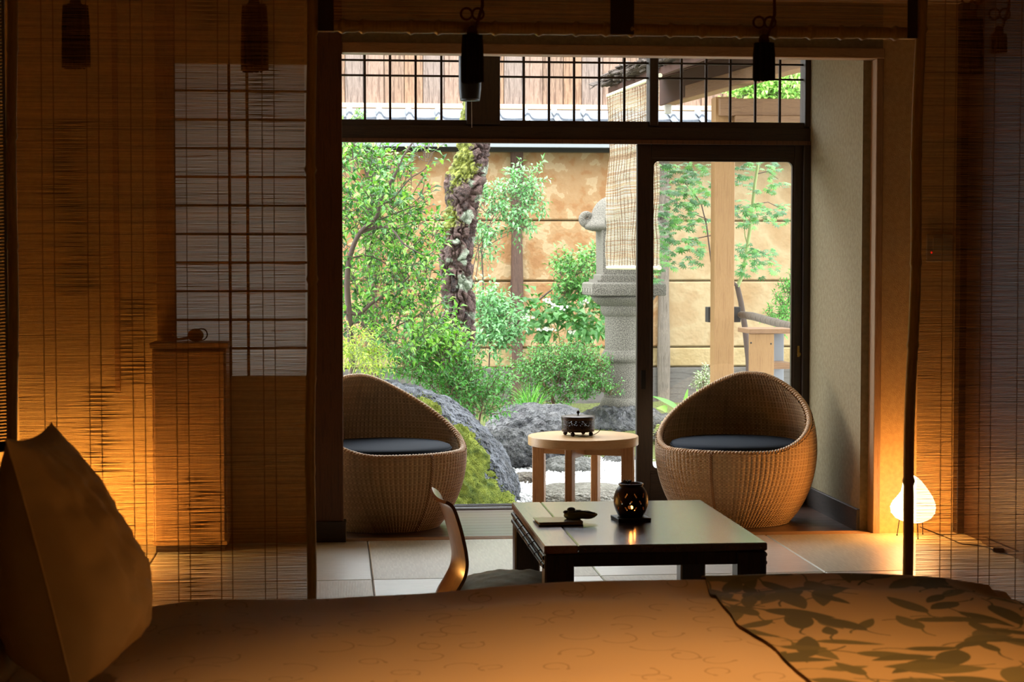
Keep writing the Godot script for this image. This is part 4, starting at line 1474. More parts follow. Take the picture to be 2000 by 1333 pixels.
func build_garden_walls() -> void:
	var w := structure("wall_garden", "ochre earthen garden wall in grooved courses between old posts", Vector3(2.0, 0, ZG))
	part(w, "core", MB.new().span(Vector3(-5.0, -0.3, ZG - 0.3), Vector3(9.0, 2.4, ZG - 0.06), 0.0), M.buff_clay)
	var bays := [150.0, 440.0, 725.0, 1009.0, 1295.0, 1580.0, 1870.0]
	var ys := []
	for q in [288.0, 431.0, 549.5, 680.0, 719.0]:
		ys.append(P(1010, q, ZG).y)
	for i in bays.size() - 1:
		var x0 := P(bays[i], 500, ZG).x
		var x1 := P(bays[i + 1], 500, ZG).x
		for j in 4:
			var m: Material = M.buff_clay if j == 3 else M.tan_clay if i >= 4 else M.ochre_clay
			var off := 0.004 * ((i * 3 + j * 5) % 4)
			part(w, "clay_course", MB.new().span(Vector3(x0, ys[j + 1] + 0.006, ZG - 0.08), Vector3(x1, ys[j] - 0.006, ZG + off), 0.012), m)
	for k in [2, 3, 4, 5]:
		var x := P(bays[k], 500, ZG).x
		var hw := 0.062
		var path := []
		var rows := []
		for i in 40:
			var y := -0.2 + 2.65 * i / 39.0
			var row := PackedVector3Array()
			for j in 12:
				var a := TAU * j / 12.0
				var s := 1.0 + 0.08 * sin(y * 5.0 + k * 3.0) + 0.1 * sin(a * 3.0 + y * 2.0)
				var sq := 1.0 / maxf(absf(cos(a)), absf(sin(a))) * 0.82
				row.append(Vector3(x + cos(a) * hw * s * sq, y, ZG + 0.03 + sin(a) * hw * s * sq))
			rows.append(row)
		part(w, "post", MB.new().grid(rows, false, true), M.grey_post if k >= 4 else M.old_post)
	for i in 5:
		var x0 := P(bays[i + 1], 760, ZG).x + 0.01
		var x1 := P(bays[i + 2] if i + 2 < bays.size() else 2150.0, 760, ZG).x - 0.01
		part(w, "footing_board", MB.new().span(Vector3(x0, -0.3, ZG - 0.05), Vector3(x1, ys[4] - 0.004, ZG + 0.035), 0.006), M.footing_board)
	# eave: dark purlin, grey fascia, two rows of tiles up to a ridge
	var ro := structure("roof_garden_wall", "grey tiled coping along the top of the garden wall", Vector3(2.0, 2.3, ZG))
	var ze := ZG + 0.34
	var y_e := P(1000, 288, ze).y
	part(ro, "purlin", MB.new().span(Vector3(-5, P(1000, 297, ZG + 0.1).y, ZG + 0.03), Vector3(9, P(1000, 297, ZG + 0.1).y + 0.09, ZG + 0.12), 0.004), M.eave_dark)
	part(ro, "soffit", MB.new().bar(Vector3(2, y_e + 0.02, ze - 0.01), Vector3(2, y_e + 0.24, ZG - 0.32), 14.0, 0.02, 0.0), M.eave_dark)
	part(ro, "fascia", MB.new().span(Vector3(-5, y_e, ze - 0.012), Vector3(9, y_e + 0.085, ze + 0.012), 0.004), M.fascia_grey)
	var y_r := P(1000, 214, ZG - 0.3).y
	var pitch_ := 58.5 * 16.1 / FOCAL
	var a := Vector3(0, y_e + 0.09, ze + 0.03)
	var b := Vector3(0, y_r - 0.05, ZG - 0.22)
	var slope := (b - a)
	var up := slope.cross(Vector3.RIGHT).normalized() * -1.0
	if up.y < 0:
		up = -up
	var x_first := P(676, 225, ZG - 0.2).x - pitch_ * 4
	var pan := MB.new()
	for k in 26:
		for row in 3:
			var p := a + slope * (row / 3.0) + Vector3(x_first + pitch_ * k, 0, 0)
			var tile := MB.new()
			var rows := []
			for i in 2:
				var q := p + slope / 3.0 * 1.06 * i + up * (0.03 - 0.022 * i)
				var line := PackedVector3Array()
				for j in 13:
					var f := j / 12.0
					var lift := 0.052 * exp(-pow((f - 0.12) / 0.1, 2)) + 0.012 * pow(f - 0.6, 2) * 4.0
					line.append(q + Vector3(f * pitch_ * 1.02, 0, 0) + up * lift)
				rows.append(line)
			tile.grid(rows)
			for j in 12:   # front lip
				tile.quad(rows[0][j], rows[0][j + 1], rows[0][j + 1] - up * 0.025, rows[0][j] - up * 0.025)
			part(ro, "tile", tile, M.roof_tile)
	part(ro, "ridge", MB.new().tube([Vector3(-5, y_r - 0.06, ZG - 0.28), Vector3(9, y_r - 0.06, ZG - 0.28)], [0.055], 12), M.roof_tile)
	# timber building behind
	var zb := -18.5
	var t := structure("wall_neighbour", "weathered cedar board wall of the building behind the garden wall", Vector3(2, 2, zb))
	var u := 594.0
	var k := 0
	while u < 1660.0:
		var x0 := P(u, 150, zb).x
		var wd := 38.8 + 3.0 * sin(k * 2.3)
		var x1 := P(u + wd, 150, zb).x
		part(t, "board", MB.new().span(Vector3(x0 + 0.003, 2.7, zb - 0.03), Vector3(x1 - 0.003, 4.9, zb + 0.004 * (k % 3)), 0.004), M["cedar_%d" % (k * 7 % 4)])
		u += wd
		k += 1
	part(t, "backing", MB.new().span(Vector3(-6, -0.3, zb - 0.2), Vector3(10, 4.9, zb - 0.03), 0.0), M.eave_dark)
	var yr := P(1000, 213.5, zb + 0.1).y
	part(t, "base_rail", MB.new().span(Vector3(-6, yr, zb), Vector3(10, P(1000, 203.5, zb + 0.1).y, zb + 0.1), 0.006), M.cedar_rail)


# ---------------------------------------------------------------- ground
func build_ground() -> void:
	var g := structure("ground", "pale gravel bed and mossy soil of the garden", Vector3(1.5, -0.15, -12))
	part(g, "gravel_bed", MB.new().span(Vector3(-6, -0.4, -16.4), Vector3(9, -0.155, -9.37), 0.0), M.gravel_bed)
	var nz := noise(120, 1.2, 4)
	var rows := []
	for i in 61:
		var row := PackedVector3Array()
		for j in 81:
			var x := -5.0 + 13.0 * j / 80.0
			var z := -11.9 - 4.4 * i / 60.0
			var back := smoothstep(-12.9, -14.4, z) if x < 1.8 else smoothstep(-12.3, -14.2, z)
			row.append(Vector3(x, -0.19 + 0.2 * back + 0.05 * nz.get_noise_2d(x, z) + 0.02 * nz.get_noise_2d(x * 4, z * 4), z))
		rows.append(row)
	rows.reverse()
	part(g, "moss_bed", MB.new().grid(rows), M.soil)
	# loose white pebbles
	var pb := MB.new()
	pb.ball(Vector3.ZERO, Vector3(1.0, 0.6, 0.8), 6)
	var mesh := pb.mesh()
	mesh.surface_set_material(0, M.pebble)
	var mm := MultiMesh.new()
	mm.transform_format = MultiMesh.TRANSFORM_3D
	mm.use_colors = true
	mm.mesh = mesh
	var count := 17000
	mm.instance_count = count
	var r := RandomNumberGenerator.new()
	r.seed = 44
	for k in count:
		var z := -9.45 - 4.0 * pow(r.randf(), 0.85)
		var x := r.randf_range(0.5, 2.9) * (-z / 11.5)
		var s := r.randf_range(0.008, 0.016)
		mm.set_instance_transform(k, Transform3D(Basis(Vector3(r.randf(), r.randf(), r.randf()).normalized(), r.randf() * TAU).scaled(Vector3.ONE * s), Vector3(x, -0.153 + s * 0.25, z)))
		var t := r.randf_range(0.5, 0.88)
		mm.set_instance_color(k, Color(t, t, t * 0.98))
	var o := MultiMeshInstance3D.new()
	o.name = "gravel"
	o.multimesh = mm
	add_child(o)
	o.set_meta("kind", "stuff")
	o.set_meta("label", "loose white gravel covering the garden floor")
	o.set_meta("category", "gravel")


# ---------------------------------------------------------------- timber pavilion at the right of the garden
func build_right_house() -> void:
	var tilt := func(x: float, z: float, y: float) -> Vector3: return Vector3(x + 0.09 * (z + 13.6), y, z)   # runs slightly askew
	var h := thing("garden_pavilion", "new timber pavilion with bark-edged roof behind the glass door", "pavilion", Vector3(2.6, -0.15, -12))
	var pc := P(1395, 600, -12.0)
	part(h, "post", MB.new().span(Vector3(pc.x, -0.15, -12.13), Vector3(P(1434, 600, -12.0).x, P(1400, 189, -12.0).y, -12.0), 0.004), M.new_wood_v)
	var y1 := P(1450, 192, -11.95).y
	part(h, "tie_beam", MB.new().span(Vector3(pc.x + 0.02, P(1450, 226, -11.95).y, -12.09), Vector3(5.0, y1, -11.95), 0.004), M.new_wood_h)
	part(h, "batten", MB.new().span(Vector3(pc.x + 0.125, P(1450, 238, -11.95).y, -12.12), Vector3(5.0, P(1450, 226, -11.95).y, -11.93), 0.004), M.new_wood_h)
	# eave beam running towards the house
	var ea := P(1291, 204, -13.8)
	var eb := P(1690, 98, -9.9)
	part(h, "eave_beam", MB.new().bar(ea + Vector3(0.06, 0.045, 0), eb + Vector3(0.06, 0.05, 0), 0.11, 0.1, 0.004), M.new_wood_z)
	part(h, "beam_end", MB.new().box(ea + Vector3(0.05, -0.03, 0.03), Vector3(0.05, 0.09, 0.05), 0.006), M.paper_edge)
	# sloping roof: soffit boards, rafters, bark edge
	var p0 := P(1181, 171, -13.8)
	var p1 := P(1560, 20, -9.9)
	var rise := Vector3(1.5, 0.42, 0.0)
	var mb := MB.new()
	mb.quad_out(p0, p1, p1 + rise, p0 + rise, p0 + Vector3(0.5, 2, 0))
	part(h, "soffit", mb, M.soffit_brown)
	var top := MB.new()
	var nz := noise(131, 3.0, 4)
	var rows := []
	for i in 90:
		var f := i / 89.0
		var e := p0.lerp(p1, f)
		var row := PackedVector3Array()
		row.append(e + Vector3(0.02, 0.004, 0))
		row.append(e + Vector3(-0.03 + 0.03 * nz.get_noise_2d(f * 30, 1), 0.012, 0))
		row.append(e + Vector3(-0.05 + 0.07 * nz.get_noise_2d(f * 60, 2), 0.035 + 0.03 * nz.get_noise_2d(f * 70, 7), 0))
		row.append(e + Vector3(0.02 + 0.05 * nz.get_noise_2d(f * 60, 3), 0.075 + 0.04 * nz.get_noise_2d(f * 80, 9), 0))
		for k in 6:
			row.append(e + rise * (k + 1) / 6.0 + Vector3(0, 0.08 + 0.02 * nz.get_noise_2d(f * 40, k * 5.0), 0))
		rows.append(row)
	part(h, "bark_roof", MB.new().grid(rows), M.bark_roof)
	var fa := P(1285, 207, -13.85)
	var fb := P(1640, 88, -10.3)
	part(h, "frieze_board", MB.new().bar(fa + Vector3(0.02, 0.2, 0), fb + Vector3(0.02, 0.2, 0), 0.02, 0.4, 0.002), M.soffit_brown)
	var strips := MB.new()
	for k in 260:
		var f := rng.randf()
		var q := p0.lerp(p1, f) + Vector3(rng.randf_range(-0.07, 0.04), rng.randf_range(0.0, 0.09), 0)
		strips.box(q, Vector3(rng.randf_range(0.05, 0.14), rng.randf_range(0.006, 0.016), rng.randf_range(0.03, 0.1)), 0.001, Basis.from_euler(Vector3(rng.randf_range(-0.3, 0.3), rng.randf_range(-0.6, 0.6), 0.25 + rng.randf_range(-0.3, 0.3))))
	stuff(part(h, "bark_strips", strips, M.bark_roof))
	for k in 9:
		var f := (k + 0.5) / 9.0
		var e := p0.lerp(p1, f) + Vector3(0.0, -0.03, 0)
		part(h, "rafter", MB.new().bar(e + Vector3(0.03, 0, 0), e + rise, 0.05, 0.055, 0.003), M.new_wood_h if k == 4 else M.soffit_brown)
	var gb := MB.new()   # triangular end boarding above the tie beam
	gb.bar(p0.lerp(p1, 0.02) + Vector3(0.02, -0.04, 0), p0.lerp(p1, 0.98) + Vector3(0.02, -0.04, 0), 0.03, 0.06, 0.003)
	part(h, "eave_board", gb, M.soffit_brown)
	# reed screen hanging along the eave
	var s0 := P(1187, 520, -13.5)
	var s1 := P(1288, 520, -12.0)
	var yt := P(1187, 190, -13.5).y
	var yb := s0.y
	var sc := thing("reed_screen", "reed screen hanging from the pavilion eave before the stone lantern", "reed screen", Vector3(s0.x, yb, -12.8))
	var m := MB.new()
	m.colored = true
	var r := RandomNumberGenerator.new()
	r.seed = 61
	var wv := noise(141, 1.4, 3)
	var n := int((yt - yb) / 0.0105)
	var dirn := (s1 - s0)
	dirn.y = 0
	var side := Vector3(dirn.z, 0, -dirn.x).normalized()
	for k in n:
		var t := r.randf_range(0.65, 1.1)
		m.col = Color(0.56 * t, 0.46 * t, 0.31 * t) if r.randf() < 0.7 else Color(0.42 * t, 0.29 * t, 0.17 * t)
		var path := []
		var y := yb + k * 0.0105
		for j in 9:
			var f := j / 8.0
			path.append(Vector3(s0.x, 0, s0.z) + dirn * f + Vector3(0, y + 0.006 * wv.get_noise_2d(f * 2.0, y * 2.0) * 2.0, 0) + side * 0.03 * wv.get_noise_2d(f * 1.2, y * 1.1))
		m.tube(path, [0.0042 * r.randf_range(0.8, 1.15)], 5)
	stuff(part(sc, "reeds", m, M.reed))
	for k in 18:
		var f := (k + 0.5) / 18.0
		var q := Vector3(s0.x, 0, s0.z) + dirn * f
		var path := []
		for j in 9:
			var y := lerpf(yb, yt, j / 8.0)
			path.append(q + Vector3(0, y, 0) + side * (0.03 * wv.get_noise_2d(f * 1.2, y * 1.1) - 0.005))
		part(sc, "thread", MB.new().tube(path, [0.0022], 4), M.reed_thread)
	for y in [yb - 0.01, yt + 0.01]:
		part(sc, "bound_edge", MB.new().tube([Vector3(s0.x, y, s0.z), Vector3(s1.x, y, s1.z)], [0.016], 8), M.reed_edge)
	# rail of unpeeled pole through a dark bracket on the post
	var rl := thing("handrail", "rounded log handrail leading from the dark bracket on the post", "handrail", P(1447, 615, -12.16))
	part(rl, "bracket", MB.new().span(P(1383, 630, -12.14), P(1447, 600, -12.14) + Vector3(0, 0, -0.1), 0.003), M.eave_dark)
	part(rl, "pole", MB.new().tube([P(1444, 615, -12.16), P(1470, 618, -12.0), P(1510, 629, -11.7), P(1550, 639, -11.4), P(1620, 655, -11.0)], [0.024, 0.028, 0.028, 0.027, 0.03], 12), M.grey_post)
	# pine cupboard with a board lid
	var zc := -11.1
	var a := P(1463, 900, zc)
	var b := P(1512, 652, zc)
	var cb := thing("pine_cupboard", "tall narrow pine cupboard with board lid outside the glass door", "cupboard", Vector3(a.x, -0.15, zc))
	part(cb, "side_panel", MB.new().span(Vector3(a.x, -0.15, zc - 0.03), Vector3(b.x, b.y, zc), 0.002), M.new_wood_v)
	part(cb, "lid", MB.new().span(Vector3(a.x - 0.005, b.y, zc - 0.32), Vector3(P(1552, 645, zc).x, P(1480, 643, zc).y, zc + 0.015), 0.003), M.new_wood_h)
	part(cb, "back_panel", MB.new().span(Vector3(b.x, -0.15, zc - 0.3), Vector3(P(1552, 645, zc).x, b.y, zc - 0.27), 0.002), M.fascia_grey)
	part(cb, "shelf", MB.new().span(Vector3(b.x, P(1530, 722, zc).y, zc - 0.27), Vector3(P(1552, 645, zc).x, P(1530, 710, zc).y, zc - 0.04), 0.002), M.new_wood_h)
	for q in [[1467.0, 670.0], [1506.0, 672.0]]:
		part(cb, "nail", MB.new().ball(P(q[0], q[1], zc), Vector3.ONE * 0.006, 8), M.black_metal)


# ---------------------------------------------------------------- stones
func stone(at: Vector3, rad: Vector3, seed_: int, amp: float, p := 2.2, flat := 1.0, seg := 64) -> Array:
	var big := noise(seed_, 0.9, 3)
	var ridge := noise(seed_ + 1, 2.2, 5)
	ridge.fractal_type = FastNoiseLite.FRACTAL_RIDGED
	var rows := []
	for i in seg / 2 + 1:
		var t := -PI / 2 + PI * i / (seg / 2)
		var row := PackedVector3Array()
		for j in seg:
			var a := TAU * j / seg
			var d := Vector3(cos(t) * cos(a), sin(t), cos(t) * sin(a))
			var k := pow(pow(absf(d.x), p) + pow(absf(d.y), p) + pow(absf(d.z), p), -1.0 / p)
			var q := d * k
			var s := 1.0 + amp * big.get_noise_3dv(d * 1.6 + Vector3(seed_, 0, 0)) + amp * 0.6 * ridge.get_noise_3dv(d * 1.7)
			q *= s
			if q.y > 0:
				q.y *= flat
			row.append(at + q * rad)
		rows.append(row)
	return rows


func stone_cols(rows: Array, seed_: int, a: Color, b: Color) -> Array:
	var nz := noise(seed_ + 7, 3.5, 5)
	var fine := noise(seed_ + 8, 17.0, 4)
	var out := []
	for row in rows:
		var line := []
		for q in row:
			line.append(a.lerp(b, clampf(0.42 + 0.9 * nz.get_noise_3dv(q) + 1.1 * fine.get_noise_3dv(q), 0.0, 1.0)))
		out.append(line)
	return out


func build_stones() -> void:
	# the mossy boulder beside the veranda
	var zb := -10.75
	var c := P(772, 1005, zb)
	var s := 10.85 / FOCAL
	var o := thing("mossy_boulder", "large grey boulder half covered in yellow-green moss beside the veranda", "boulder", Vector3(c.x, -0.15, zb))
	var rows := stone(c, Vector3(242 * s, 256 * s, 0.62), 201, 0.07, 1.75, 1.0, 200)
	part(o, "stone", MB.new().grid(rows, false, true, [], stone_cols(rows, 201, lin(36, 39, 45), lin(108, 112, 120))), M.rock)
	var nz := noise(211, 2.6, 4)
	var fz := noise(212, 26.0, 3)
	var mrows := []
	var mcols := []
	var keep := []
	for i in rows.size():
		var row := PackedVector3Array()
		var line := []
		var mask := []
		for j in 200:
			var q: Vector3 = rows[i][j]
			var d := (q - c).normalized()
			# moss grows on the face towards the house and leaves the upper edge bare
			var rel := (q - c) / Vector3(242 * s, 256 * s, 0.62)
			var m := (0.82 - pow(maxf(rel.x, 0.0), 1.75) - pow(maxf(rel.y, 0.0), 1.75)) * 2.0 + 0.55 * nz.get_noise_3dv(q * 1.4) + minf(0.0, rel.z)
			mask.append(m > 0.0)
			var up := 0.014 + 0.012 * fz.get_noise_3dv(q) + 0.01 * nz.get_noise_3dv(q * 5.0)
			row.append(q + d * (up if m > 0.0 else -0.004))
			var t := clampf(0.5 + 0.8 * fz.get_noise_3dv(q * 1.3) + 0.6 * nz.get_noise_3dv(q * 3.0), 0.0, 1.0)
			line.append(lin(72, 92, 30).lerp(lin(160, 170, 64), t))
		mrows.append(row)
		mcols.append(line)
		keep.append(mask)
	var hole := func(i: int, j: int) -> bool: return not (keep[i][j] or keep[i + 1][(j + 1) % 200])
	stuff(part(o, "moss", MB.new().grid(mrows, false, true, [], mcols, hole), M.moss))
	# tufts that make the moss shaggy
	var tuft := MB.new()
	var r := RandomNumberGenerator.new()
	r.seed = 5
	for k in 16000:
		var i := r.randi_range(45, rows.size() - 8)
		var j := r.randi_range(0, 199)
		if not keep[i][j]:
			continue
		var q: Vector3 = mrows[i][j] + Vector3(r.randf_range(-0.02, 0.02), r.randf_range(-0.02, 0.02), r.randf_range(-0.02, 0.02))
		var d: Vector3 = (mrows[i][j] - c).normalized()
		var t := r.randf()
		tuft.col = lin(82, 104, 34).lerp(lin(178, 190, 82), t)
		var e: Vector3 = (d + Vector3(r.randf_range(-0.8, 0.8), r.randf_range(-0.4, 0.9), r.randf_range(-0.8, 0.8))).normalized()
		tuft.leaf(q, e, e.cross(Vector3(0.3, 0.7, 0.2)).normalized(), r.randf_range(0.01, 0.022), 0.006)
	stuff(part(o, "moss_tufts", tuft, M.moss))
	var list := [
		["flat_rock", "broad wet grey rock behind the round side table", 1050, 848, 100, 52, -13.15, 0.34, 220, 0.16, lin(52, 52, 55), lin(118, 117, 117)],
		["flat_rock", "rough grey rock under the stone lantern", 1216, 848, 84, 54, -14.15, 0.45, 230, 0.16, lin(52, 52, 55), lin(116, 115, 114)],
		["flat_rock", "folded dark rock low beside the mossy boulder", 1004, 876, 54, 34, -12.5, 0.2, 240, 0.2, lin(44, 44, 47), lin(100, 99, 98)],
		["pale_boulder", "smooth pale boulder seen between the side table legs", 1115, 920, 52, 26, -12.3, 0.17, 250, 0.12, lin(80, 79, 72), lin(136, 134, 128)],
		["rough_stone", "dark rough stone behind the side table's outer leg", 1212, 910, 36, 22, -12.9, 0.2, 260, 0.2, lin(56, 55, 54), lin(112, 110, 106)],
		["small_stone", "little brown stone at the foot of the mossy boulder", 1028, 936, 24, 12, -11.7, 0.12, 270, 0.15, lin(84, 72, 60), lin(124, 114, 100)],
		["stepping_stone", "flat pale stepping stone in the gravel under the side table", 1142, 966, 92, 17, -10.75, 0.3, 280, 0.08, lin(112, 106, 92), lin(156, 151, 138)],
		["edge_stone", "grey stone in the moss below the broad-leaved plant", 1322, 838, 56, 28, -13.4, 0.18, 290, 0.18, lin(52, 52, 52), lin(108, 108, 105)],
	]
	for q in list:
		var sc: float = -q[6] / FOCAL
		var at := P(q[2], q[3], q[6])
		var t := thing(q[0], q[1], "rock", Vector3(at.x, at.y - q[5] * sc, at.z))
		var rw := stone(at, Vector3(q[4] * sc, q[5] * sc * 1.05, q[7]), q[8], q[9], 2.6, 1.0, 80)
		part(t, "stone", MB.new().grid(rw, false, true, [], stone_cols(rw, q[8], q[10], q[11])), M.rock)
		if q[0] == "edge_stone":
			continue


# ---------------------------------------------------------------- stone lantern
func build_stone_lantern() -> void:
	var z := -14.2
	var s := 14.25 / FOCAL
	var ax := P(1217, 700, z)
	var o := thing("stone_lantern", "tall carved granite lantern standing on the grey rock", "stone lantern", Vector3(ax.x, P(1217, 797, z).y, z))
	var y := func(px: float) -> float: return P(1217, px, z).y
	var turned := func(list: Array) -> MB:
		return MB.new().lathe(list.map(func(q): return Vector2(q[0] * s, y.call(q[1]))), 48, Vector3(ax.x, 0, z))
	part(o, "base_ring", turned.call([[10, 800], [44, 800], [46, 790], [43, 780], [38, 776]]), M.granite)
	part(o, "lower_shaft", turned.call([[38, 777], [37, 770], [37, 712], [38, 708]]), M.granite)
	part(o, "middle_ring", turned.call([[37, 709], [42, 705], [44, 698], [42, 690], [39, 688], [40, 686], [37, 684]]), M.granite)
	part(o, "upper_shaft", turned.call([[37, 686], [36, 680], [36, 622], [37, 618]]), M.granite)
	part(o, "top_ring", turned.call([[37, 618], [42, 614], [45, 606], [45, 600], [44, 597]]), M.granite)
	var square := func(list: Array) -> MB:
		var rows := []
		for q in list:
			var row := PackedVector3Array()
			for k in 4:
				var e: Vector2 = [Vector2(1, 1), Vector2(-1, 1), Vector2(-1, -1), Vector2(1, -1)][k]
				row.append(Vector3(ax.x + e.x * q[0] * s, y.call(q[1]), z + e.y * q[0] * s))
			rows.append(row)
		var m := MB.new()
		for i in rows.size() - 1:
			for k in 4:
				m.quad_out(rows[i][k], rows[i][(k + 1) % 4], rows[i + 1][(k + 1) % 4], rows[i + 1][k], Vector3(ax.x, (rows[i][0].y + rows[i + 1][0].y) / 2, z))
		m.quad_out(rows[-1][0], rows[-1][1], rows[-1][2], rows[-1][3], rows[-1][0] - Vector3(0, 1, 0))
		m.quad_out(rows[0][0], rows[0][1], rows[0][2], rows[0][3], rows[0][0] + Vector3(0, 1, 0))
		return m
	part(o, "platform_underside", turned.call([[44, 598], [52, 594], [60, 586], [66, 577], [40, 575]]), M.granite)
	var slab := part(o, "platform", square.call([[70, 577], [72, 575], [72, 555], [69, 552], [60, 551], [60, 546]]), M.granite)
	# carved wave crests on the platform's faces
	for f in 2:
		var cv := MB.new()
		for k in 4:
			var mx := -54.0 + 36.0 * k
			for ring in 3:
				var q := []
				for t in 15:
					var a := PI * t / 14.0
					var rr := (14.0 - ring * 4.5)
					var lx: float = (mx + cos(a) * rr) * s
					var ly: float = y.call(573.0) + sin(a) * rr * s * 0.75
					q.append(Vector3(ax.x + lx, ly, z + 72.0 * s) if f == 0 else Vector3(ax.x - 72.0 * s, ly, z + lx))
				cv.tube(q, [0.0045], 6)
		part(slab, "wave_carving", cv, M.granite)
	part(o, "fire_box_foot", square.call([[52, 547], [52, 538], [49, 536]]), M.granite)
	var fb := part(o, "fire_box", square.call([[47, 538], [48, 450], [46, 445]]), M.granite)
	part(fb, "window_frame", MB.new().tube(arc(Vector3(ax.x, y.call(495.0), z + 48.0 * s), 26.0 * s, 32), [0.012], 6, false), M.granite)
	# roof: six-sided dome with scrolled corners
	var rows := []
	for q in [[20, 453], [62, 452], [76, 448], [80, 441], [74, 434], [68, 428], [64, 418], [60, 408], [53, 397], [43, 389], [30, 383], [14, 379], [12, 372]]:
		var row := PackedVector3Array()
		for k in 48:
			var a := TAU * k / 48.0
			var hex := cos(PI / 6) / cos(fposmod(a, PI / 3) - PI / 6)
			var lift := 0.0
			row.append(Vector3(ax.x + cos(a) * q[0] * s * lerpf(1.0, hex, 0.7), y.call(q[1]) + lift, z + sin(a) * q[0] * s * lerpf(1.0, hex, 0.7)))
		rows.append(row)
	var rf := part(o, "roof", MB.new().grid(rows, false, true), M.granite)
	for k in 6:
		var a := TAU * k / 6.0
		var d := Vector3(cos(a), 0, sin(a))
		var c0 := Vector3(ax.x, 0, z) + d * 72.0 * s + Vector3(0, y.call(427.0), 0)
		var path := []
		var rad := []
		for t in 40:
			var f := t / 39.0
			var g := deg_to_rad(-120.0) + f * deg_to_rad(480.0)
			var rr := (11.0 - 9.0 * f) * s
			path.append(c0 + d * cos(g) * rr + Vector3(0, sin(g) * rr, 0))
			rad.append((9.5 - 5.0 * f) * s)
		part(rf, "scroll", MB.new().tube(path, rad, 8), M.granite)
	part(o, "finial", turned.call([[12, 374], [16, 368], [12, 362], [18, 350], [16, 335], [6, 320], [1, 312]]), M.granite)


# ---------------------------------------------------------------- pine trunk
func build_pine() -> void:
	var z := -12.6
	var s := 12.65 / FOCAL
	var o := thing("pine_tree", "thick leaning pine trunk with plated bark, moss and lichen", "tree", P(893, 800, z))
	var key := [[958, 60, 60], [945, 150, 58], [932, 230, 60], [926, 285, 61], [919, 315, 66], [911, 345, 74], [907, 365, 76], [903, 395, 66], [899, 430, 63], [894, 460, 61], [891, 500, 62], [893, 540, 60], [896, 590, 60], [895, 640, 60], [893, 690, 58], [891, 730, 60], [889, 780, 68], [888, 830, 80]]
	var plate := noise(301, 9.0, 1, FastNoiseLite.TYPE_CELLULAR)
	plate.cellular_return_type = FastNoiseLite.RETURN_DISTANCE2_SUB
	plate.fractal_type = FastNoiseLite.FRACTAL_NONE
	var cell := noise(301, 9.0, 1, FastNoiseLite.TYPE_CELLULAR)
	cell.cellular_return_type = FastNoiseLite.RETURN_CELL_VALUE
	cell.fractal_type = FastNoiseLite.FRACTAL_NONE
	var warp := noise(302, 3.0, 3)
	var mossn := noise(303, 2.4, 4)
	var lich := noise(304, 7.0, 4)
	var rows := []
	var cols := []
	var nr := 360
	var na := 150
	for i in nr:
		var f := i / float(nr - 1) * (key.size() - 1)
		var k := mini(int(f), key.size() - 2)
		var t := f - k
		t = t * t * (3 - 2 * t)
		var u := lerpf(key[k][0], key[k + 1][0], t)
		var w := lerpf(key[k][1], key[k + 1][1], f - k)
		var rad := lerpf(key[k][2], key[k + 1][2], t) * 0.5 * s
		var c := P(u, w, z)
		var row := PackedVector3Array()
		var line := []
		for j in na:
			var a := TAU * j / na
			var d := Vector3(cos(a), 0, sin(a))
			var q := c + d * rad
			var g := Vector3(q.x, q.y * 0.55, q.z) + Vector3.ONE * 0.06 * warp.get_noise_3dv(q * 2.0)
			var e := plate.get_noise_3dv(g * 1.6)          # low in the cracks
			var h := clampf((e + 1.0) * 3.2, 0.0, 1.0)
			var cv := cell.get_noise_3dv(g * 1.6)
			row.append(q + d * (-0.026 + 0.034 * h + 0.010 * cv * h + 0.006 * warp.get_noise_3dv(q * 9.0)))
			var fine := warp.get_noise_3dv(q * 14.0)
			var col := lin(38, 27, 25).lerp(lin(104, 80, 74), clampf(0.5 + 0.4 * cv + 0.7 * fine, 0.0, 1.0))
			if h < 0.35:
				col = col.lerp(lin(64, 42, 34), 0.7)   # redder, darker tone low in the cracks
			# moss on the upper and left flank, pale lichen on the right flank
			var m := 0.02 - d.x * 0.6 + 1.5 * mossn.get_noise_3dv(q) + 0.35 * fine + clampf((q.y - 1.45) * 0.6, -0.45, 0.5)
			if m > 0.45:
				col = col.lerp(lin(84, 92, 26).lerp(lin(140, 148, 50), clampf(0.5 + fine * 1.2, 0, 1)), clampf((m - 0.45) * 4.0, 0.0, 0.8))
			var l := lich.get_noise_3dv(q * 1.0) + 0.2 * d.x + 0.12 * cv
			if l > 0.33:
				col = col.lerp(lin(150, 160, 140), clampf((l - 0.33) * 8.0, 0.0, 0.85))
			line.append(col)
		rows.append(row)
		cols.append(line)
	rows.reverse()
	cols.reverse()
	part(o, "trunk", MB.new().grid(rows, false, true, [], cols), M.bark)
	# a broken stub at the swelling
	var st := P(943, 352, z + 0.05)
	part(o, "branch_stub", MB.new().tube([st + Vector3(-0.05, -0.01, 0), st, st + Vector3(0.02, -0.004, 0.01)], [0.045, 0.032, 0.018], 10), M.twig)


# ---------------------------------------------------------------- plants
func vol(u: float, w: float, ru: float, rw: float, z: float, rz: float) -> Array:
	var s := -z / FOCAL
	return [P(u, w, z), Vector3(ru * s, rw * s, rz)]


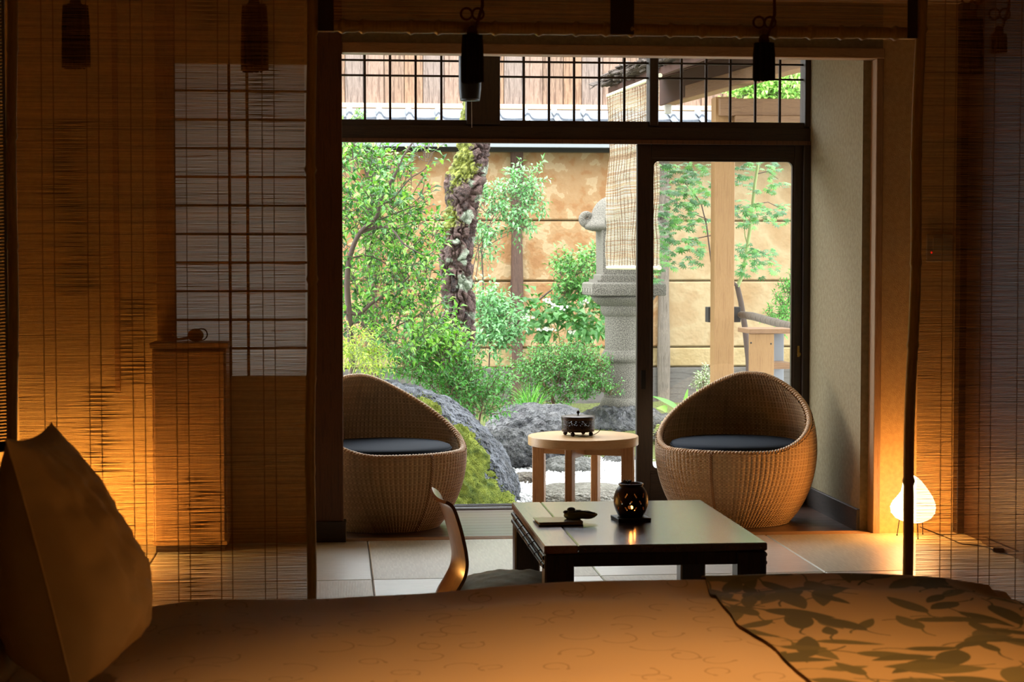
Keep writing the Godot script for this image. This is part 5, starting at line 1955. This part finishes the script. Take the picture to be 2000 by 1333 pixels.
# short leafy twigs scattered through rounded volumes
func twigs(leaves: MB, stems: MB, vols: Array, count: int, per: int, reach: float, ll: float, lw: float, palette: Array, seed_: int, lift := 0.7, open := 0.9) -> void:
	var r := RandomNumberGenerator.new()
	r.seed = seed_
	var total := 0.0
	for v in vols:
		total += v[1].x * v[1].y
	for v in vols:
		var share := int(count * v[1].x * v[1].y / total)
		for k in share:
			var d := Vector3(r.randfn(), r.randfn(), r.randfn()).normalized()
			var p: Vector3 = v[0] + d * v[1] * pow(r.randf(), 0.45)
			var dir := (d * 0.7 + Vector3.UP * lift + Vector3(r.randf_range(-0.5, 0.5), r.randf_range(-0.4, 0.4), r.randf_range(-0.5, 0.5))).normalized()
			var end := p + dir * reach * r.randf_range(0.7, 1.3)
			stems.tube([p - dir * reach * 0.3, p.lerp(end, 0.5) + Vector3(0, 0.003, 0), end], [0.0022, 0.0018, 0.001], 4, false)
			var x := dir.cross(Vector3(0.2, 0.3, 0.9)).normalized()
			var y := dir.cross(x)
			for q in per:
				var f := (q + 0.6) / per
				var a := q * 2.4 + r.randf() * 0.6
				var along := (dir * (0.5 if q < per - 1 else 2.0) + (x * cos(a) + y * sin(a)) * open).normalized()
				var face := (Vector3(r.randf_range(-0.5, 0.5), 1.0, r.randf_range(-0.3, 0.7)) - along * along.y).normalized()
				face = (face - along * face.dot(along)).normalized()
				var t: Color = palette[r.randi() % palette.size()]
				leaves.col = t * r.randf_range(0.75, 1.25)
				leaves.leaf(p.lerp(end, f), along, face, ll * r.randf_range(0.7, 1.2), lw * r.randf_range(0.8, 1.2), 0.25)


func shrub(called: String, label: String, category: String, vols: Array, count: int, per: int, reach: float, ll: float, lw: float, palette: Array, seed_: int, branches: Array, z: float, leafmat := "leaf", stemmat := "twig", lift := 0.7, open := 0.9) -> Node3D:
	var lo: Vector3 = vols[0][0]
	for v in vols:
		lo.y = minf(lo.y, v[0].y - v[1].y)
	var o := thing(called, label, category, Vector3(lo.x, lo.y, lo.z))
	var lv := MB.new()
	var st := MB.new()
	twigs(lv, st, vols, count, per, reach, ll, lw, palette, seed_, lift, open)
	for b in branches:
		var path := []
		var pts: Array = b[0]
		for k in pts.size() * 4 - 3:
			var i := mini(k / 4, pts.size() - 2)
			var f := (k - i * 4) / 4.0
			var q := [pts[maxi(i - 1, 0)], pts[i], pts[i + 1], pts[mini(i + 2, pts.size() - 1)]].map(func(e): return P(e[0], e[1], z + (e[2] if e.size() > 2 else 0.0)))
			path.append(q[1].cubic_interpolate(q[2], q[0], q[3], f))
		var rad := []
		for k in path.size():
			rad.append(lerpf(b[1], b[2], k / float(path.size() - 1)))
		part(o, "branch", MB.new().tube(path, rad, 8), M[stemmat])
	stuff(part(o, "twigs", st, M[stemmat]))
	stuff(part(o, "foliage", lv, M[leafmat]))
	return o


func build_plants() -> void:
	var green := [lin(98, 152, 66), lin(82, 136, 62), lin(126, 176, 76), lin(150, 196, 96), lin(106, 158, 92), lin(62, 106, 54), lin(48, 88, 40), lin(170, 206, 110)]
	var fresh := [lin(128, 180, 74), lin(150, 196, 84), lin(110, 164, 70)]
	var cool := [lin(120, 172, 116), lin(140, 190, 130), lin(104, 156, 98)]
	var deep := [lin(80, 138, 64), lin(98, 154, 82), lin(114, 166, 92), lin(66, 116, 58)]
	# tall fruit tree close to the veranda
	var z := -11.6
	var tv := []
	for q in [[715, 340, 60, 70, 0.0], [760, 400, 75, 90, 0.2], [700, 460, 45, 90, -0.2], [790, 480, 60, 70, 0.1], [735, 560, 75, 70, 0.15], [810, 570, 55, 60, 0.0], [710, 640, 50, 60, -0.1], [790, 650, 70, 50, 0.2], [690, 300, 35, 35, 0.0], [835, 310, 22, 28, 0.2], [850, 620, 25, 40, 0.1], [845, 470, 22, 30, 0.1], [640, 450, 40, 180, 0.0]]:
		tv.append(vol(q[0], q[1], q[2], q[3], z + q[4], 0.42))
	var br := [
		[[[690, 760], [682, 620], [678, 555], [684, 500], [703, 455], [735, 425], [745, 385], [770, 345], [785, 310], [805, 280]], 0.022, 0.005],
		[[[703, 455], [740, 443], [765, 448, 0.1], [790, 478, 0.2], [830, 500, 0.2]], 0.011, 0.003],
		[[[745, 400], [770, 385], [800, 350], [830, 330], [845, 300]], 0.006, 0.002],
		[[[672, 608], [700, 613], [730, 590], [755, 575], [780, 558], [800, 540]], 0.014, 0.004],
		[[[672, 645], [700, 630], [735, 660], [770, 640], [800, 625], [850, 600], [865, 590]], 0.008, 0.002],
		[[[740, 430], [790, 410], [830, 395], [845, 385]], 0.005, 0.002],
		[[[684, 505], [720, 500], [760, 520], [790, 550]], 0.006, 0.002],
	]
	var tree := shrub("fruit_tree", "leafy small-leaved fruit tree filling the garden behind the chair", "tree", tv, 820, 6, 0.13, 0.056, 0.026, green, 401, br, z + 0.3)
	for q in [[805, 484], [716, 711]]:
		part(tree, "fruit", MB.new().ball(P(q[0], q[1], z + 0.42), Vector3.ONE * 0.013, 12), M.green_stem, false, "small yellow-green fruit")
	# yellow-green sapling low at the left
	shrub("lime_shrub", "yellow-green feathery shrub just over the chair back", "shrub", [vol(700, 680, 34, 22, -11.1, 0.15), vol(715, 705, 38, 18, -11.1, 0.15)], 90, 9, 0.1, 0.034, 0.011, [lin(176, 196, 70), lin(194, 206, 84)], 402, [[[[690, 730], [700, 690]], 0.005, 0.002]], -11.1, "soft_leaf", "green_stem", 0.1)
	# glossy shrub below the pine
	shrub("glossy_shrub", "glossy low shrub in front of the pine trunk", "shrub", [vol(930, 762, 72, 36, -12.15, 0.3), vol(862, 718, 70, 42, -12.15, 0.3), vol(800, 708, 50, 34, -12.1, 0.25), vol(945, 795, 35, 22, -12.0, 0.2), vol(880, 770, 50, 30, -12.0, 0.25)], 520, 8, 0.11, 0.045, 0.018, deep, 403, [[[[925, 830], [915, 770], [880, 720]], 0.008, 0.003], [[[935, 830], [945, 780], [965, 745]], 0.008, 0.003], [[[850, 780], [840, 720], [830, 680]], 0.006, 0.002]], -12.15, "leaf", "brown_stem", 0.6)
	shrub("sapling", "upright sapling with pale new leaves before the pine trunk", "shrub", [vol(860, 690, 42, 40, -12.0, 0.15), vol(830, 665, 24, 30, -12.0, 0.12)], 90, 7, 0.12, 0.055, 0.024, fresh, 404, [[[[880, 760], [862, 700], [850, 650]], 0.005, 0.002]], -12.0)
	# clipped mound by the lantern
	shrub("azalea_mound", "rounded dense azalea beside the stone lantern", "shrub", [vol(1095, 745, 78, 46, -13.85, 0.4), vol(1045, 720, 42, 36, -13.9, 0.35), vol(1148, 725, 36, 46, -13.85, 0.3), vol(1110, 700, 50, 28, -13.9, 0.3), vol(1190, 765, 22, 10, -13.7, 0.1)], 900, 7, 0.075, 0.032, 0.014, deep, 405, [[[[1085, 800], [1080, 770], [1100, 720]], 0.012, 0.004], [[[1085, 800], [1070, 765], [1050, 735]], 0.01, 0.004], [[[1088, 800], [1110, 775], [1140, 760]], 0.009, 0.003]], -13.85, "leaf", "brown_stem", 0.5)
	# big-leaved white flowering shrub at the wall
	var hy := shrub("flowering_shrub", "broad-leaved shrub with small white flowers against the ochre wall", "shrub", [vol(1100, 640, 78, 36, -15.1, 0.3), vol(1150, 620, 28, 40, -15.1, 0.25), vol(1060, 610, 38, 22, -15.1, 0.25), vol(1170, 660, 16, 36, -15.05, 0.2)], 110, 5, 0.16, 0.1, 0.058, [lin(98, 150, 84), lin(116, 168, 100), lin(84, 134, 76)], 406, [[[[1100, 720], [1090, 650], [1062, 600]], 0.006, 0.003], [[[1130, 720], [1140, 650], [1160, 610]], 0.006, 0.003]], -15.1, "soft_leaf", "green_stem", 0.3)
	var r := RandomNumberGenerator.new()
	r.seed = 9
	for q in [[1066, 588], [1086, 597], [1100, 602], [1000, 631], [1058, 642], [1076, 643], [1115, 649], [1140, 590], [1035, 622], [1020, 618]]:
		var fl := MB.new()
		fl.colored = true
		fl.col = lin(240, 238, 226)
		for k in 9:
			var c := P(q[0] + r.randf_range(-9, 9), q[1] + r.randf_range(-4, 4), -14.8)
			for t in 5:
				var a := TAU * t / 5.0
				var d := Vector3(cos(a), sin(a), 0.3).normalized()
				fl.leaf(c, d, Vector3(0, 0.2, 1).normalized(), 0.012, 0.009, 0.0)
		part(hy, "flower_cluster", fl, M.petal)
	# leafy shrub between pine and post
	shrub("broadleaf_shrub", "bushy mid-green shrub between pine trunk and wall post", "shrub", [vol(950, 600, 32, 40, -14.7, 0.25), vol(985, 625, 32, 30, -14.7, 0.25), vol(950, 660, 36, 40, -14.6, 0.25), vol(985, 660, 24, 24, -14.6, 0.2)], 300, 7, 0.1, 0.05, 0.024, cool, 407, [[[[955, 720], [958, 640], [960, 570]], 0.006, 0.003]], -14.7, "soft_leaf")
	shrub("nandina", "airy pale feathery shrub before the ochre wall", "shrub", [vol(1012, 390, 34, 42, -15.3, 0.2), vol(1030, 350, 24, 18, -15.3, 0.15), vol(950, 420, 26, 50, -15.2, 0.2), vol(1045, 385, 20, 14, -15.3, 0.15), vol(940, 480, 22, 30, -15.2, 0.2), vol(1015, 445, 24, 16, -15.3, 0.15)], 300, 7, 0.13, 0.05, 0.02, cool, 408, [[[[945, 640], [943, 540], [942, 480], [960, 430], [985, 390]], 0.008, 0.003], [[[920, 600], [925, 520], [950, 450], [1000, 400]], 0.005, 0.002], [[[942, 485], [970, 470], [1000, 455]], 0.004, 0.002], [[[925, 560], [935, 500], [930, 430], [945, 390]], 0.004, 0.002]], -15.2, "soft_leaf", "twig", 0.2)
	shrub("arching_shrub", "arching leafy branch beside the lantern's fire box", "shrub", [vol(1120, 530, 44, 26, -15.0, 0.2), vol(1150, 512, 22, 16, -15.0, 0.15), vol(1105, 570, 26, 26, -15.0, 0.2), vol(1140, 570, 22, 22, -15.0, 0.15)], 170, 7, 0.11, 0.05, 0.024, [lin(110, 164, 84), lin(130, 180, 96), lin(92, 144, 74)], 409, [[[[985, 660], [1020, 620], [1060, 580], [1095, 555], [1130, 535], [1165, 515]], 0.01, 0.003], [[[1095, 557], [1130, 560], [1150, 575]], 0.004, 0.002]], -15.0, "soft_leaf")
	# grass tuft
	var gz := -13.62
	var gr := thing("grass_tuft", "tuft of long green grass blades behind the flat rock", "grass", P(1034, 800, gz))
	var gm := MB.new()
	for k in 70:
		var u := 1034.0 + r.randf_range(-22, 22)
		var a := P(u, 800, gz + r.randf_range(-0.1, 0.1))
		var sp := (u - 1034.0) / 22.0 + r.randf_range(-0.4, 0.4)
		var hgt := r.randf_range(0.14, 0.25)
		gm.col = [lin(96, 160, 56), lin(130, 186, 70), lin(80, 140, 52)][k % 3]
		gm.colored = true
		var prev := [a + Vector3(-0.004, 0, 0), a + Vector3(0.004, 0, 0)]
		for t in 5:
			var f := (t + 1) / 5.0
			var c := a + Vector3(sp * 0.14 * f * f, hgt * (f - 0.35 * f * f * absf(sp)), r.randf_range(-0.01, 0.03))
			var wd := 0.0045 * (1.0 - f * 0.8)
			var nx := [c + Vector3(-wd, 0, 0), c + Vector3(wd, 0, 0)]
			gm.quad(prev[0], prev[1], nx[1], nx[0])
			prev = nx
	stuff(part(gr, "blades", gm, M.soft_leaf))
	maple()
	# broad-leaved plant, each leaf a part
	var hz := -13.3
	var ho := thing("broad_leaved_plant", "broad-leaved young plant in the moss behind the glass door", "plant", P(1335, 812, hz))
	for q in [[1338, 812, 1322, 790, 1275, 777, 0.05, 0.3], [1340, 812, 1335, 790, 1343, 762, 0.06, 0.0], [1345, 812, 1362, 790, 1386, 768, 0.055, 0.25], [1300, 812, 1310, 795, 1282, 800, 0.07, 0.2], [1375, 815, 1372, 800, 1360, 762, 0.06, 0.0], [1378, 812, 1385, 800, 1392, 815, 0.05, 0.3]]:
		var lf := MB.new()
		lf.colored = true
		lf.col = [lin(150, 190, 90), lin(126, 176, 84), lin(108, 160, 80)][int(q[1] + q[4]) % 3]
		var rows := []
		for i in 11:
			var f := i / 10.0
			var a := P(q[0], q[1], hz)
			var b := P(q[2], q[3], hz + 0.05)
			var c := P(q[4], q[5], hz + 0.15)
			var mid := a.lerp(b, f).lerp(b.lerp(c, f), f)
			var wd: float = q[6] * pow(sin(PI * clampf(f * 0.92 + 0.06, 0, 1)), 0.9) * 0.5 * smoothstep(0.25, 0.45, f) + 0.002
			var dirn := (c - a).normalized()
			var sd := Vector3(-dirn.y, dirn.x, 0).normalized() * 0.7 + Vector3(0, 0, 0.7)
			rows.append(PackedVector3Array([mid + sd * wd + Vector3(0, 0.01, 0.01) * f, mid, mid - sd * wd + Vector3(0, 0.01, 0.01) * f]))
		lf.grid(rows)
		part(ho, "leaf", lf, M.soft_leaf)
	# ferns in the moss
	for k in 2:
		var fz := -13.0
		var c := [P(1300, 850, fz), P(1352, 848, fz - 0.12)][k] as Vector3
		var fe := thing("fern", ["small yellowing fern in the moss by the door stile", "small green fern in the moss near the chair back"][k], "fern", c)
		for t in 6:
			var fr := MB.new()
			var a := deg_to_rad(20 + 28.0 * t)
			var d := Vector3(cos(a), 0.55 * sin(a) + 0.15, 0.35 + 0.1 * t).normalized()
			fr.col = [lin(190, 196, 110), lin(140, 178, 96)][k]
			for i in 14:
				var f := i / 13.0
				var p := c + d * 0.17 * f + Vector3(0, 0.05 * sin(f * PI) - 0.05 * f * f, 0)
				for sgn in [-1.0, 1.0]:
					var e: Vector3 = (d * 0.5 + d.cross(Vector3.UP).normalized() * sgn).normalized()
					fr.leaf(p, e, Vector3.UP, 0.05 * (1.0 - f * 0.85), 0.012, 0.2)
			part(fe, "frond", fr, M.soft_leaf)
	shrub("heath_shrub", "small pale-flowering shrub at the wall footing beside the post", "shrub", [vol(1374, 742, 14, 20, -15.2, 0.1), vol(1365, 750, 12, 12, -15.2, 0.1)], 60, 7, 0.05, 0.03, 0.013, [lin(170, 184, 140), lin(120, 150, 96), lin(206, 208, 186)], 411, [[[[1375, 812], [1374, 745]], 0.004, 0.002]], -15.2, "soft_leaf")
	shrub("fern_shrub", "bright green sprig beyond the log handrail", "shrub", [vol(1540, 590, 22, 30, -13.2, 0.15), vol(1520, 625, 24, 12, -13.2, 0.15), vol(1545, 560, 14, 14, -13.2, 0.1)], 110, 8, 0.08, 0.035, 0.015, [lin(120, 190, 90), lin(96, 168, 80)], 412, [[[[1560, 700], [1545, 620]], 0.005, 0.002]], -13.2, "soft_leaf")
	shrub("wall_top_tree", "light green tree crown over the tie beam", "tree", [vol(1500, 180, 55, 22, -17.3, 0.4), vol(1535, 165, 30, 22, -17.3, 0.4), vol(1450, 192, 30, 12, -17.3, 0.3)], 420, 7, 0.14, 0.06, 0.03, [lin(160, 206, 96), lin(186, 220, 120), lin(140, 190, 84)], 413, [[[[1520, 400], [1510, 250], [1500, 180]], 0.03, 0.01]], -17.3, "soft_leaf", "twig", 0.2)
	shrub("wall_top_sprig", "tiny green sprig on the wall coping", "plant", [vol(704, 228, 8, 6, -15.8, 0.04)], 14, 6, 0.04, 0.03, 0.014, fresh, 414, [[[[704, 240], [704, 228]], 0.002, 0.001]], -15.8, "soft_leaf")


# maple: leaves of seven lobes in flat sprays
func maple() -> void:
	var z := -13.4
	var o := thing("japanese_maple", "young maple with green palmate leaves behind the glass door", "tree", P(1460, 760, z))
	var limbs := [
		[[[1466, 790], [1462, 700], [1455, 640], [1447, 590], [1440, 560]], 0.026, 0.02],
		[[[1440, 560], [1447, 545], [1455, 510], [1460, 480], [1466, 440], [1470, 400], [1474, 360], [1480, 325], [1482, 280]], 0.015, 0.011],
		[[[1440, 560], [1425, 545], [1405, 535], [1390, 500]], 0.013, 0.006],
		[[[1460, 480], [1455, 460], [1453, 430]], 0.005, 0.003],
		[[[1390, 520], [1380, 440], [1370, 400], [1350, 370], [1330, 350]], 0.006, 0.003],
		[[[1385, 430], [1360, 420], [1330, 400], [1300, 385]], 0.004, 0.002],
		[[[1390, 460], [1350, 468], [1310, 475], [1290, 490]], 0.004, 0.002],
		[[[1478, 340], [1500, 335], [1520, 350]], 0.004, 0.002],
		[[[1470, 400], [1500, 395], [1530, 410]], 0.004, 0.002],
		[[[1455, 500], [1480, 490], [1500, 500]], 0.004, 0.002]]
	for k in limbs.size():
		var path := []
		for q in limbs[k][0]:
			path.append(P(q[0], q[1], z + 0.03 * (k % 3)))
		var rad := []
		for i in path.size():
			rad.append(lerpf(limbs[k][1], limbs[k][2], i / float(path.size() - 1)))
		part(o, "branch", MB.new().tube(path, rad, 8), M.green_stem if k in [1, 3] else M.twig)
	var m := MB.new()
	m.colored = true
	var r := RandomNumberGenerator.new()
	r.seed = 77
	var pal := [lin(88, 150, 66), lin(70, 130, 66), lin(112, 172, 80), lin(62, 116, 60)]
	# sprays: (centre, half width, half height, leaves)
	for q in [[1330, 335, 50, 18, 70], [1310, 365, 30, 16, 40], [1365, 350, 28, 30, 50], [1320, 410, 45, 14, 60], [1345, 385, 40, 18, 60], [1300, 440, 22, 26, 45], [1345, 440, 40, 12, 40], [1290, 480, 14, 30, 30], [1335, 478, 40, 14, 50], [1350, 505, 24, 18, 28], [1300, 510, 18, 22, 22], [1450, 345, 18, 18, 26], [1490, 325, 34, 8, 34], [1520, 350, 22, 20, 18], [1445, 405, 20, 14, 30], [1500, 410, 40, 12, 36], [1490, 370, 26, 10, 18], [1455, 430, 24, 14, 30], [1515, 425, 22, 16, 22], [1455, 495, 24, 18, 34], [1490, 505, 24, 18, 34], [1465, 530, 26, 14, 20], [1510, 520, 14, 14, 14], [1285, 540, 8, 20, 14]]:
		for k in int(q[4]):
			var p := P(q[0] + r.randf_range(-1, 1) * q[2], q[1] + r.randf_range(-1, 1) * q[3], z + r.randf_range(-0.25, 0.35))
			var face := Vector3(r.randf_range(-0.4, 0.4), 1.0, r.randf_range(0.1, 1.0)).normalized()
			var d := Vector3(r.randf_range(-1, 1), -0.35, r.randf_range(-0.6, 1.0))
			d = (d - face * d.dot(face)).normalized()
			var sd := d.cross(face).normalized()
			m.col = pal[r.randi() % 4] * r.randf_range(0.8, 1.2)
			var size := r.randf_range(0.038, 0.058)
			for t in 7:
				var a := deg_to_rad(-105.0 + 35.0 * t)
				var e: Vector3 = d * cos(a) + sd * sin(a)
				var wide := face.cross(e) * size * 0.11
				var len_ := size * (0.55 + 0.45 * cos(a * 0.8))
				var b := p + e * len_ * 0.45
				m.tri(p, b - wide, b + wide)
				m.tri(b - wide, p + e * len_ - face * size * 0.12, b + wide)
	stuff(part(o, "foliage", m, M.soft_leaf))
